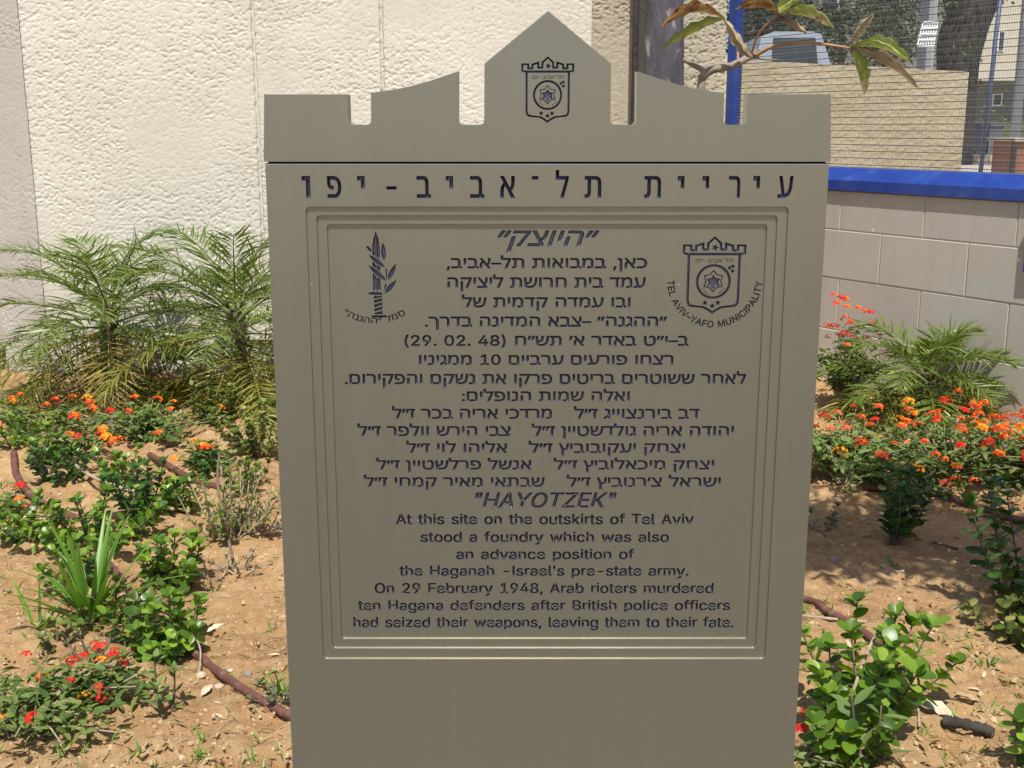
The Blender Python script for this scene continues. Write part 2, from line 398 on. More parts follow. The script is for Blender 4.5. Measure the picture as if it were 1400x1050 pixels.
    'c': (396, '207 -8 174 -5 144 3 117 16 93 35 72 58 56 85 44 116 37 150 34 187 37 225 44 260 56 291 72 318 93 341 117 360 144 374 174 382 207 384 226 384 243 381 260 377 276 371 291 364 305 356 318 346 330 335 340 322 349 308 356 293 362 277 303 262 300 272 295 281 290 289 284 297 278 304 270 311 261 316 252 321 242 325 231 328 220 329 207 330 184 328 163 321 145 310 130 296 118 278 108 258 102 236 98 212 96 187 98 163 102 139 108 117 118 97 130 80 145 66 163 55 184 49 207 46 220 47 232 49 243 52 253 55 262 60 271 66 279 73 285 80 292 89 297 98 301 107 304 117 363 102 357 86 350 70 341 56 331 43 319 32 306 21 292 12 277 5 261 -1 244 -5 226 -7'),
    'd': (424, '195 -8 165 -6 137 3 111 16 89 34 70 57 55 84 43 116 36 151 34 189 36 227 43 261 55 293 70 320 89 342 112 361 137 374 165 382 196 384 218 383 237 379 253 373 267 364 278 355 287 346 306 319 311 319 311 509 372 509 372 0 313 0 313 59 307 59 287 31 277 21 266 12 252 4 236 -3 217 -7;205 47 226 49 246 55 263 65 278 78 290 95 299 115 306 138 310 162 312 189 310 216 306 241 300 263 290 282 278 299 263 312 246 322 227 328 205 330 182 328 162 322 145 311 130 298 118 281 108 261 102 239 98 215 96 189 98 163 102 139 109 117 118 97 130 80 145 66 162 55 182 49'),
    'e': (404, '212 -8 177 -5 145 3 117 16 92 35 72 58 56 85 44 116 37 150 34 187 36 224 44 258 55 290 71 317 91 340 115 359 142 373 172 382 205 384 226 383 246 380 266 374 285 366 303 355 319 341 334 324 347 305 357 282 365 256 370 227 371 194 371 169 75 169 75 221 338 221 310 202 308 226 304 248 298 269 288 286 277 301 263 314 246 323 227 328 205 330 183 328 164 323 146 313 131 301 119 286 109 270 102 251 97 231 96 211 96 178 98 151 102 127 110 106 121 88 135 73 151 61 169 53 190 48 212 46 227 47 241 49 254 53 265 58 276 65 285 73 294 82 300 93 306 105 365 91 358 72 348 55 335 39 320 26 302 14 283 4 261 -3 237 -7'),
    'f': (254, '228 379 228 327 6 327 6 379;81 0 81 432 82 452 87 470 96 486 107 499 120 510 135 519 152 525 169 529 187 530 201 530 212 529 222 527 243 521 227 468 215 472 195 474 178 472 164 468 154 460 147 449 143 435 142 419 142 0'),
    'g': (425, '207 -151 180 -149 156 -146 134 -140 114 -132 97 -122 82 -110 70 -97 59 -84 51 -69 101 -41 122 -66 131 -74 142 -82 154 -88 169 -93 187 -96 207 -97 236 -95 261 -87 282 -75 298 -58 308 -34 311 -6 311 68 306 68 287 41 277 32 266 23 252 16 236 10 217 6 195 5 165 7 138 14 113 27 90 43 71 65 55 90 43 120 36 154 34 191 36 229 43 263 55 293 71 320 90 342 112 361 138 374 166 382 196 384 218 383 237 379 253 373 267 365 279 356 288 346 308 319 313 319 313 379 372 379 372 -9 370 -40 363 -67 350 -90 334 -109 314 -124 291 -136 265 -144 237 -149;205 59 227 61 246 66 264 75 278 87 290 103 300 121 307 142 311 166 312 193 311 219 307 242 300 264 291 283 279 299 264 312 247 322 227 328 205 330 182 328 163 322 145 312 130 298 118 282 109 262 102 241 98 218 96 193 98 167 102 144 109 123 118 104 131 88 145 76 163 66 183 61'),
    'h': (410, '114 227 114 0 53 0 53 509 114 509 114 287 102 287 116 319 132 344 152 362 175 374 200 382 227 384 252 383 275 377 295 369 313 356 328 340 341 321 350 298 355 271 357 240 357 0 296 0 296 235 293 263 286 286 273 304 256 318 235 326 210 329 192 328 176 324 161 317 147 308 136 297 126 283 119 266 115 248'),
    'i': (167, '53 0 53 379 114 379 114 0;84 443 73 444 63 448 54 455 47 463 43 472 41 483 43 494 47 504 54 512 63 518 73 522 84 524 95 522 105 518 114 512 121 504 125 494 126 483 125 472 121 463 114 455 105 448 95 444'),
    'k': (381, '110 137 110 212 121 212 284 379 360 379 184 199 177 199;53 0 53 509 114 509 114 0;294 0 148 186 191 229 372 0'),
    'l': (189, '139 -2 112 0 91 8 74 20 62 37 55 59 53 84 53 509 114 509 114 99 114 83 117 71 120 62 126 57 135 53 146 52 160 53 170 54 181 3 162 -1'),
    'm': (610, '53 0 53 379 112 379 112 295 108 295 114 314 122 331 132 346 144 358 158 368 172 376 187 382 203 385 219 386 245 383 268 375 287 361 303 342 314 320 321 295 312 295 318 312 326 329 337 343 350 356 364 366 381 375 398 381 417 385 437 386 458 385 478 380 497 372 514 361 529 346 541 328 550 307 555 283 557 255 557 0 496 0 496 254 493 279 485 298 473 313 456 323 438 329 419 330 402 329 387 326 374 320 363 312 353 302 345 290 340 277 336 263 335 247 335 0 274 0 274 260 272 280 265 297 253 311 238 322 220 328 199 330 185 329 171 326 158 320 145 312 135 302 126 289 119 274 115 257 114 238 114 0'),
    'n': (410, '114 227 114 0 53 0 53 379 112 379 112 287 102 287 116 319 132 344 152 362 175 374 200 382 227 384 252 383 275 377 295 369 313 356 328 340 341 321 350 298 355 271 357 240 357 0 296 0 296 235 293 263 286 286 273 304 256 318 235 326 210 329 192 328 176 324 161 317 147 308 136 297 126 283 119 266 115 248'),
    'o': (415, '207 -8 174 -5 144 3 117 16 93 35 72 58 56 85 44 116 37 150 34 187 37 225 44 260 56 291 72 318 93 341 117 360 144 374 174 382 207 384 241 382 271 374 299 360 323 341 343 318 359 291 371 260 379 225 381 187 379 150 371 116 359 85 343 58 323 35 299 16 271 3 241 -5;207 46 231 49 252 55 270 66 285 80 298 97 307 117 314 139 318 163 319 187 318 212 314 236 307 258 298 278 285 296 270 310 252 321 231 328 207 330 184 328 163 321 145 310 130 296 118 278 108 258 102 236 98 212 96 187 98 163 102 139 108 117 118 97 130 80 145 66 163 55 184 49'),
    'p': (424, '53 -143 53 379 112 379 112 319 118 319 137 346 147 355 158 364 171 373 188 379 207 383 229 384 259 382 287 374 313 361 335 342 354 320 370 293 381 261 388 227 390 189 388 151 381 116 370 84 355 57 336 34 313 16 288 3 260 -6 229 -8 208 -7 189 -3 173 4 159 12 147 21 138 31 118 59 114 59 114 -143;220 47 242 49 262 55 279 66 294 80 306 97 316 117 323 139 327 163 328 189 327 215 323 239 316 261 307 281 295 298 280 311 262 322 243 328 220 330 198 328 178 322 161 312 147 299 134 282 125 263 118 241 114 216 113 189 114 162 118 138 125 115 135 95 147 78 162 65 179 55 198 49'),
    'r': (259, '53 0 53 379 112 379 112 321 115 321 124 339 137 354 152 367 171 377 191 383 213 385 229 384 243 384 243 322 230 324 207 326 190 324 174 321 159 315 146 306 135 296 126 284 119 269 115 254 114 237 114 0'),
    's': (365, '182 -8 157 -7 133 -3 112 3 93 12 76 24 62 38 50 54 41 73 36 94 94 107 101 87 111 72 124 60 141 52 160 47 181 45 206 47 227 53 244 62 258 74 265 88 268 103 266 115 262 126 254 136 243 144 229 150 212 155 149 170 118 180 92 192 72 208 58 227 50 249 47 274 49 295 55 314 65 332 79 347 95 360 115 370 137 378 161 383 187 384 212 383 234 379 254 372 271 363 286 352 299 339 309 324 318 308 324 290 268 277 262 291 254 304 243 316 228 325 210 331 187 333 166 331 147 326 131 317 119 305 111 292 109 277 110 264 115 253 124 243 136 235 152 229 172 223 229 209 261 200 287 187 306 171 320 153 328 131 331 107 329 85 323 65 312 47 298 31 281 18 260 6 236 -2 210 -7'),
    't': (227, '204 379 204 327 6 327 6 379;65 471 126 471 126 98 127 83 130 70 136 61 144 55 156 51 170 50 185 51 202 54 213 2 192 -3 168 -4 138 -1 113 7 92 21 77 41 68 64 65 93'),
    'u': (410, '182 -5 158 -3 135 2 115 11 97 23 82 39 69 59 60 82 54 109 53 139 53 379 114 379 114 144 116 117 124 94 137 75 154 61 175 53 200 50 218 51 234 55 249 62 263 71 274 83 283 97 290 113 295 132 296 153 296 379 357 379 357 0 298 0 298 92 307 92 294 60 277 35 257 17 234 5 209 -3'),
    'v': (389, '163 0 17 379 84 379 165 155 187 87 206 21 184 21 203 87 224 155 305 379 371 379 226 0'),
    'w': (567, '138 0 23 379 87 379 133 214 154 137 175 41 165 41 186 135 206 214 252 379 316 379 362 214 382 136 402 41 391 41 413 135 434 214 480 379 545 379 429 0 368 0 319 172 305 225 291 280 277 338 291 338 277 280 263 225 248 172 199 0'),
    'x': (379, '21 0 171 218 171 171 29 379 100 379 147 306 179 253 207 206 175 206 202 253 211 270 222 287 233 306 282 379 352 379 209 169 209 214 358 0 287 0 231 85 200 136 173 182 205 182 178 136 148 85 91 0'),
    'y': (389, '47 -139 61 -86 71 -87 83 -89 94 -90 104 -89 113 -86 122 -81 130 -74 138 -64 145 -51 151 -36 163 -1 17 379 84 379 165 155 187 87 206 21 184 21 202 87 224 155 305 379 371 379 204 -58 196 -77 187 -93 177 -107 165 -119 153 -128 139 -136 125 -141 109 -144 91 -145 65 -143'),
    'z': (380, '42 0 42 46 254 320 254 323 48 323 48 379 333 379 333 331 126 60 126 56 339 56 339 0'),
    '־': (250, '24 412 24 475 218 475 218 412'),
    'א': (486, '361 0 155 306 40 475 125 475 318 188 446 0;45 0 45 127 47 165 52 199 61 229 72 256 87 279 105 299 126 316 150 329 176 339 197 285 181 278 166 268 153 256 142 241 133 224 126 205 121 183 118 159 117 132 117 0;309 148 285 200 301 208 316 218 328 230 339 245 347 262 354 281 359 302 362 326 362 353 362 475 435 475 435 358 433 321 428 288 420 258 408 231 394 208 377 188 357 172 334 158'),
    'ב': (435, '280 0 280 309 277 342 269 368 255 387 236 399 213 406 186 408 24 408 24 475 191 475 241 471 281 459 312 439 334 410 348 371 352 323 352 0;24 0 24 67 415 67 415 0'),
    'ג': (278, '12 -8 12 69 32 77 51 87 69 97 85 110 100 123 114 137 130 158 143 179 153 202 160 226 165 250 166 274 166 357 165 374 161 387 154 397 145 403 134 407 119 408 43 408 43 475 140 475 167 472 190 464 210 450 225 429 234 401 237 366 237 144 254 0 195 0 172 132 169 132 158 113 145 96 132 80 119 65 105 52 91 40 77 29 63 19 49 11'),
    'ד': (419, '254 0 254 436 326 436 326 0;8 408 8 475 399 475 399 408'),
    'ה': (523, '387 0 387 309 384 342 375 368 362 387 343 399 320 406 293 408 68 408 68 475 298 475 347 471 388 459 419 439 441 410 454 371 459 323 459 0;68 0 68 284 140 284 140 0'),
    'ו': (209, '68 0 68 475 140 475 140 0'),
    'ז': (241, '79 0 79 280 81 304 84 325 90 344 97 359 105 373 115 384 124 393 132 400 140 406 140 408 20 408 20 475 221 475 221 414 196 395 186 385 175 372 166 356 158 338 153 315 152 289 152 0'),
    'ח': (539, '314 475 363 471 404 459 435 439 457 410 470 371 475 323 475 0 403 0 403 309 400 342 392 368 378 387 359 399 336 406 309 408 140 408 140 0 68 0 68 475'),
    'ט': (540, '277 -10 245 -9 215 -4 187 3 162 14 139 28 119 46 102 68 87 93 75 123 67 156 62 195 60 237 60 475 132 475 132 237 134 201 139 168 148 139 160 113 176 92 196 75 219 62 247 55 278 52 310 55 337 62 361 75 380 92 396 113 409 139 417 168 422 201 424 237 423 300 422 320 419 339 415 357 409 374 402 388 393 399 381 408 366 414 348 415 334 415 319 412 302 408 286 403 270 397 256 390 256 459 297 474 315 479 335 482 356 483 387 481 413 474 435 464 452 450 467 432 478 411 486 388 492 362 496 333 500 237 497 187 488 142 473 103 452 69 427 41 396 18 360 2 321 -7'),
    'י': (188, '60 171 60 475 132 475 132 243 96 171'),
    'ך': (437, '306 -192 306 232 304 266 299 296 291 322 280 343 267 361 251 375 233 386 213 395 192 401 169 405 145 407 120 408 12 408 12 475 130 475 164 473 197 469 229 463 258 453 284 440 308 423 329 402 347 377 362 348 372 314 379 276 381 232 381 -192'),
    'כ': (433, '24 0 24 67 178 67 222 72 258 88 285 114 303 149 315 190 318 237 314 289 301 331 278 364 247 389 207 403 158 408 24 408 24 475 166 475 201 473 234 467 264 457 291 444 314 428 335 409 353 387 367 362 379 335 387 305 391 274 393 240 390 196 382 156 368 118 350 84 326 55 296 32 262 14 223 4 178 0'),
    'ל': (409, '84 475 381 475 381 420 231 0 155 0 306 408 12 408 12 609 84 609'),
    'ם': (523, '56 0 56 475 298 475 347 471 388 459 419 439 441 410 454 371 459 323 459 0;128 67 387 67 387 309 384 342 375 368 362 387 343 399 320 406 293 408 128 408'),
    'מ': (517, '281 484 316 482 347 475 374 464 398 448 418 429 433 406 444 381 451 352 453 322 453 0 245 0 245 67 381 67 381 310 378 341 370 368 356 391 336 407 309 418 276 421 250 419 226 412 206 402 188 387 173 369 162 347 152 322 145 293 140 262 112 0 40 0 76 329 44 475 116 475 130 407 132 407 140 417 147 427 156 436 165 445 175 453 186 461 199 467 212 473 227 478 243 482 261 484'),
    'ן': (236, '99 -192 99 357 98 374 94 387 88 397 79 403 67 407 53 408 16 408 16 475 74 475 100 472 124 464 144 450 159 429 169 401 172 366 172 -192'),
    'נ': (318, '24 0 24 67 182 67 182 357 181 374 177 387 170 397 161 403 150 407 136 408 51 408 51 475 156 475 183 472 206 464 227 450 242 429 251 401 254 366 254 0'),
    'ס': (546, '285 -10 254 -9 225 -3 196 5 170 17 147 33 126 52 108 75 92 101 80 130 71 163 65 200 63 240 64 270 67 299 71 329 87 408 28 408 28 475 281 475 328 471 369 461 405 445 436 422 461 394 481 361 495 323 503 281 506 234 504 197 499 163 490 131 478 102 464 77 446 54 425 35 402 19 377 6 348 -3 318 -9;281 52 306 54 329 58 349 65 366 75 382 87 395 102 407 119 416 138 423 160 428 184 430 209 431 236 429 277 423 312 411 340 396 362 377 380 355 393 329 401 300 406 269 408 160 408 146 346 142 317 139 284 138 247 142 189 153 141 171 102 198 74 235 58'),
    'ע': (488, '20 0 20 67 165 67 196 68 224 72 250 79 273 88 294 101 312 116 328 135 342 158 353 184 362 213 369 247 374 285 391 475 464 475 446 285 435 209 428 183 420 158 409 133 396 109 380 86 360 65 338 47 312 31 282 18 248 8 209 2 165 0;153 54 55 475 128 475 224 54'),
    'פ': (484, '40 0 40 67 229 67 273 72 308 88 335 114 354 149 365 190 369 237 364 289 351 331 329 364 298 389 258 403 209 408 70 408 70 475 217 475 252 473 285 467 314 457 341 444 365 428 386 409 403 387 418 362 429 335 437 305 442 274 443 240 441 196 433 156 419 118 400 84 376 55 347 32 312 14 273 4 229 0;177 187 148 189 122 195 99 206 81 221 66 239 55 260 47 284 42 311 40 340 40 475 112 475 112 346 113 327 116 310 121 295 128 282 136 272 147 264 159 259 172 255 187 254 200 255 213 256 213 189 195 188'),
    'ץ': (384, '109 -192 109 192 4 475 80 475 181 184 181 -192;158 132 152 197 220 218 230 222 240 226 249 232 256 238 263 245 269 253 274 262 279 272 282 283 285 295 288 308 289 322 304 475 376 475 363 337 357 286 354 271 350 257 346 243 340 230 332 218 324 206 313 196 301 186 287 177 271 169 252 161 230 154'),
    'צ': (448, '345 6 25 475 110 475 288 202 386 53;20 0 20 67 369 67 386 53 386 0;282 168 258 221 271 227 282 233 292 241 302 251 310 261 317 273 323 287 327 302 331 318 334 335 335 354 336 374 336 475 408 475 408 379 407 342 402 308 393 279 382 252 368 229 350 209 330 193 308 179'),
    'ק': (505, '251 0 402 408 64 408 64 475 477 475 477 420 327 0;64 -193 64 290 136 290 136 -193'),
    'ר': (435, '298 0 298 309 296 342 287 368 273 387 255 399 232 406 204 408 12 408 12 475 209 475 259 471 300 459 331 439 353 410 366 371 370 323 370 0'),
    'ש': (564, '74 0 32 475 104 475 140 67 241 67 268 68 293 72 317 79 340 89 361 102 381 118 398 137 413 160 426 186 437 215 445 248 450 285 468 475 540 475 522 285 519 264 515 241 510 216 503 191 494 166 483 140 469 116 453 93 433 71 411 51 385 34 355 19 322 9 284 2 241 0;119 162 114 227 181 248 195 253 208 260 218 268 227 277 235 289 241 302 245 316 249 333 251 352 262 475 334 475 325 366 316 305 312 287 306 270 298 254 288 240 275 226 259 214 241 203 218 193 192 184'),
    'ת': (535, '399 0 399 309 396 342 388 368 374 387 355 399 332 406 305 408 31 408 31 475 310 475 359 471 400 459 431 439 453 410 466 371 471 323 471 0;28 0 28 67 65 67 78 69 89 75 98 85 104 99 108 118 109 140 109 439 181 439 181 144 178 100 169 64 153 36 130 16 100 4 61 0'),
    '׳': (146, '10 278 21 326 32 378 41 429 49 475 124 475 130 466 111 405 87 340 61 278'),
    '״': (294, '156 278 172 344 186 413 197 475 273 475 278 466 260 405 235 340 209 278;10 278 21 326 32 378 41 429 49 475 124 475 130 466 111 405 87 340 61 278'),
    '–': (350, '350 244 350 188 0 188 0 244'),
}

def glyphs(body, shear=0.0):                # outlines of a run of text in em units, visual order
    out = []; x = 0
    heb_ = any(0x590 <= ord(c) < 0x600 for c in body)
    for c in body:
        if c == ' ': x += .24 if heb_ else .27; continue
        adv, enc = GLYPHS[c]
        for e in enc.split(';'):
            P = np.array(e.split(), float).reshape(-1, 2) / 1000
            P = clean(P); P[:, 0] += x + P[:, 1] * shear
            out.append(P)
        x += adv / 1000
    return out

def visual(s):                              # Hebrew reading order -> left-to-right order on the plate
    t = s[::-1]; out = ''; i = 0
    while i < len(t):
        if t[i].isdigit():
            j = i
            while j < len(t) and (t[j].isdigit() or (t[j] in '. ' and j + 1 < len(t) and any(q.isdigit() for q in t[j:j + 3]))): j += 1
            out += t[i:j][::-1]; i = j
        else:
            out += {'(': ')', ')': '('}.get(t[i], t[i]); i += 1
    return out

def bounds(polys):
    a = np.concatenate(polys); return a.min(0), a.max(0)

REF = {}
def refh(ch):
    if ch not in REF: REF[ch] = bounds(glyphs(ch))[1][1]
    return REF[ch]

def line(body, x0, x1, ytop, ybase, ref, bold=.00047, shear=0.0):
    """a line of text stretched to stand between pixel columns x0..x1 on the pixel row ybase"""
    g = glyphs(body, shear)
    lo, hi = bounds(g)
    u0, v0 = S(x0, ybase); u1, _ = S(x1, ybase); _, vt = S(x0, ytop)
    sx = (u1 - u0 - 2 * bold) / (hi[0] - lo[0]); sy = (vt - v0 - 2 * bold) / refh(ref)
    out = []
    sgn = np.sign(area(max(g, key=lambda P: abs(area(P)))))
    for P in g:
        Q = np.stack([u0 + bold + (P[:, 0] - lo[0]) * sx, v0 + bold + P[:, 1] * sy], 1)
        out.append(wound(offset(Q, bold * sgn), np.sign(area(P)) * sgn))
    return out

def arc_text(body, cx, cy, r, a0, a1, h, ref, bold=.00025, flip=True):
    """text on a circle (reads along the bottom); angles in degrees from straight down, centre and radius in metres"""
    g = glyphs(body); lo, hi = bounds(g)
    sgn = np.sign(area(max(g, key=lambda P: abs(area(P)))))
    sy = h / refh(ref); out = []
    for P in g:
        a = np.radians(a0 + (a1 - a0) * (P[:, 0] - lo[0]) / (hi[0] - lo[0]))
        rr = r - P[:, 1] * sy
        out.append(wound(offset(np.stack([cx + rr * np.sin(a), cy - rr * np.cos(a)], 1), bold * sgn), np.sign(area(P)) * sgn))
    return out

sign = empty('memorial_sign', (float(S(746, 525)[0]), YS, 0), 'bronze grey castle-topped metal memorial plate engraved in Hebrew and English', 'memorial sign')
SX = sign.location.x

def V3(P, dep): return np.stack([P[:, 0], np.full(len(P), YS + dep), P[:, 1]], 1)

def face(mb, dep, outer, island=None, text=(), nest=(), paint=()):
    v, f, lp = fill2d(outer, island, text, nest, paint)
    mb.add(V3(v, dep), f)
    return lp

def loops(mb, A, B, da, db):                # wall between two loops of equal length
    n = len(A)
    mb.add(np.concatenate([V3(A, da), V3(B, db)]), [(i, (i + 1) % n, n + (i + 1) % n, n + i) for i in range(n)])

def rrect(x0, x1, z0, z1, r, n=5):
    P = []
    for cx, cz, a0 in ((x1 - r, z0 + r, -90), (x1 - r, z1 - r, 0), (x0 + r, z1 - r, 90), (x0 + r, z0 + r, 180)):
        for k in range(n + 1):
            a = math.radians(a0 + 90 * k / n); P.append((cx + r * math.cos(a), cz + r * math.sin(a)))
    return np.array(P)

def rect(x0, x1, z0, z1): return np.array([(x0, z0), (x1, z0), (x1, z1), (x0, z1)])

def carve(name, loops_, dep, depth, pad, inset, mat, parent):
    """V-cut walls round the cuts, and the floor they run down to"""
    mb = MB()
    for P in loops_: loops(mb, P, offset(P, inset), dep, dep + depth)
    a = np.concatenate(loops_); lo, hi = a.min(0) - pad, a.max(0) + pad
    mb.add(V3(rect(lo[0], hi[0], lo[1], hi[1]), dep + depth), [(0, 1, 2, 3)])
    return mb.build(name, mat, parent)

def within(lps, polys, pad=.002):           # the cut loops that lie in the box of some outlines
    lo, hi = bounds(polys)
    return [P for P in lps if lo[0] - pad < P[:, 0].mean() < hi[0] + pad and lo[1] - pad < P[:, 1].mean() < hi[1] + pad]

# --- crown plate
def castle():
    t = S(749, 130)[1]; b = S(749, 170.5)[1]; bot = S(749, 221)[1]
    k = lambda dx, py: (SX + dx * (S(800, py)[0] - S(700, py)[0]) / 100, S(749, py)[1])
    half = [k(387.5, 222)[0] - SX]
    r = .0045
    R_ = [(k(387.5, 129)), (k(273.5, 129))]
    def notch(xo, xi):                      # from outer edge down, across, up
        out = []
        for cx, a0, a1 in ((xo - SX - r, 0, -90), (xi - SX + r, -90, -180)):
            for q in range(5):
                a = math.radians(a0 + (a1 - a0) * q / 4); out.append((SX + cx + r * math.cos(a), b + r + r * math.sin(a)))
        return out
    R_ += notch(k(272.5, 150)[0], k(241.5, 150)[0])
    for dx, py in ((241.5, 127), (222, 124.5), (202, 121), (180, 116), (158, 109.5), (139, 103), (122, 97.5)): R_.append(k(dx, py))
    R_ += notch(k(122, 150)[0], k(86.5, 150)[0])
    R_ += [k(86.5, 87), k(0, 15)]
    L_ = [(2 * SX - x, z) for x, z in R_[:-1]][::-1]
    return np.array([(SX + half[0], bot)] + R_ + L_ + [(SX - half[0], bot)])

def emblem(cx, top, bot, halfw, rot=0.0):
    """town crest: crenellated crown, shield, seven stars, ring and seal - nested outlines (cut / left / cut ...)"""
    H = top - bot
    X = lambda u: cx + u * halfw
    Z = lambda w: top - w * H
    def sym(half): return clean(np.array([(X(u), Z(w)) for u, w in half] + [(X(-u), Z(w)) for u, w in half[::-1]]))
    out = []
    # outer silhouette: peak, merlons, crown sides, shield, point
    sil = [(0, 0), (.24, .085), (.24, .155), (.32, .155), (.32, .075), (.62, .11), (.62, .165), (.70, .165), (.70, .105), (1, .105), (1, .235), (.86, .235)]
    sil += [(.84, .26), (.84, .82), (.82, .865), (.77, .895), (.70, .91), (.5, .915), (.30, .925), (.16, .955), (0, 1.0)]
    out.append(sym(sil))
    crown = [(0, .035), (.165, .10), (.165, .185), (.40, .185), (.40, .115), (.54, .135), (.54, .195), (.78, .195), (.78, .13), (.92, .13), (.92, .21), (0, .21)]
    out.append(sym(crown[:-1]))
    sh = [(.76, .245), (.76, .815), (.745, .85), (.70, .875), (.5, .89), (.26, .90), (.12, .93), (0, .965)]
    P = [(X(u), Z(w)) for u, w in sh] + [(X(-u), Z(w)) for u, w in sh[:-1][::-1]]
    out.append(np.array(P))
    def circ(r, n=40, c=(0, .58)):
        return np.array([(X(c[0]) + r * halfw * math.cos(2 * math.pi * i / n), Z(c[1]) + r * halfw * math.sin(2 * math.pi * i / n)) for i in range(n)])
    out.append(circ(.555)); out.append(circ(.475))
    def star(c, r, n=5, q=.42, a0=90):
        return np.array([(X(c[0]) + (r if i % 2 == 0 else r * q) * halfw * math.cos(math.radians(a0 + 180 * i / n)),
                          Z(c[1]) + (r if i % 2 == 0 else r * q) * halfw * math.sin(math.radians(a0 + 180 * i / n))) for i in range(2 * n)])
    out.append(star((0, .575), .36, 6, .70)); out.append(star((0, .575), .31, 6, .70)); out.append(star((0, .59), .245, 6, .62))
    for c in ((-.24, .865 - .01), (0, .90 - .005), (.17, .86 - .005)): out.append(star(c, .105))
    for c in ((.60, .385), (.50, .405), (.60, .445)): out.append(star(c, .088, a0=70))
    out.append(star((.02, .145), .13, a0=75))
    for s in (-1, 1):                        # ear-shaped leaves under the seal
        for k in range(3):
            a = math.radians(-90 + s * (28 + 13 * k)); c0 = np.array([X(0) + .405 * halfw * math.cos(a), Z(.58) + .405 * halfw * math.sin(a)])
            t = np.array([-math.sin(a), math.cos(a)]) * halfw; nn = np.array([math.cos(a), math.sin(a)]) * halfw
            out.append(np.array([c0 - t * .045, c0 + nn * .018, c0 + t * .045, c0 - nn * .018]))
    # the town's name under the crown
    g = glyphs(visual('תל־אביב-יפו')); lo, hi = bounds(g)
    w = .59 * 2 * halfw; sx = w / (hi[0] - lo[0]); sy = .048 * H / refh('ב')
    sg = np.sign(area(max(g, key=lambda P: abs(area(P)))))
    name = [wound(np.stack([X(-.58) + (P[:, 0] - lo[0]) * sx, Z(.335) + P[:, 1] * sy], 1), np.sign(area(P)) * sg) for P in g]
    return out, name

def emblem_px(cx, ytop, ybot, hw):
    u, zt = S(cx, ytop); _, zb = S(cx, ybot); k = (S(cx + hw, (ytop + ybot) / 2)[0] - S(cx, (ytop + ybot) / 2)[0])
    return emblem(u, zt, zb, k)

def sword(cx, ytop, ybot):
    """upright sword wound with an olive branch: separate cut shapes in a 100 x 280 box"""
    u, zt = S(cx, ytop); _, zb = S(cx, ybot); k = (zt - zb) / 280
    out = []
    def poly(pts, prio, cut_=1): out.append((np.array([(u + (x - 35) * k, zt - y * k) for x, y in pts]), prio, cut_))
    def leaf_(x0, y0, x1, y1, w, prio):
        d = np.array([x1 - x0, y1 - y0], float); l = np.linalg.norm(d); d /= l; n = np.array([-d[1], d[0]])
        for grow, p_, c_ in ((3.2, prio, 0), (0, prio + 1, 1)):
            a_ = np.array([x0, y0]) - d * grow
            poly([tuple(a_ + d * (l + 2 * grow) * t + n * (w + grow) * q) for t, q in ((0, 0), (.2, .75), (.45, 1), (.72, .7), (1, 0), (.72, -.7), (.45, -1), (.2, -.75))], p_, c_)
    poly([(31, 0), (39, 24), (43, 52), (43, 196), (18, 196), (18, 52), (23, 24)], 1)             # blade
    poly([(30, 20), (31.5, 20), (31.5, 190), (30, 190)], 2, 0)                                   # its midrib
    poly([(20, 205), (47, 205), (47, 272), (20, 272)], 1)                                        # grip
    for y in (214, 228, 242, 256): poly([(14, y + 9), (52, y - 2), (52, y + 2), (14, y + 13)], 2, 0)
    poly([(13, 275), (54, 275), (58, 282), (9, 282)], 1)
    leaf_(18, 68, -2, 46, 4.5, 3); leaf_(56, 96, 53, 36, 8, 3)
    leaf_(58, 118, 6, 76, 7.5, 5); leaf_(62, 162, 4, 110, 8, 7)
    leaf_(66, 160, 95, 104, 7.5, 5); leaf_(54, 204, 95, 158, 8, 5); leaf_(52, 204, -2, 202, 6, 9)
    poly([(60, 122), (64, 122), (65, 156), (61, 156)], 1); poly([(58, 170), (62, 172), (56, 196), (52, 194)], 1)
    return out

P = castle()
top_polys, top_name = emblem_px(749, 77, 168, 36)
mb = MB()
top_lp = face(mb, 0, P, None, top_name, top_polys)
loops(mb, P, P, .022, 0)
v, f, _ = fill2d(P); mb.add(V3(v, .022), [q[::-1] for q in f])
mb.build('crown_plate', M['sign'], sign)
carve('crown_crest', top_lp, 0, .0026, .002, .0010, M['groove'], sign)

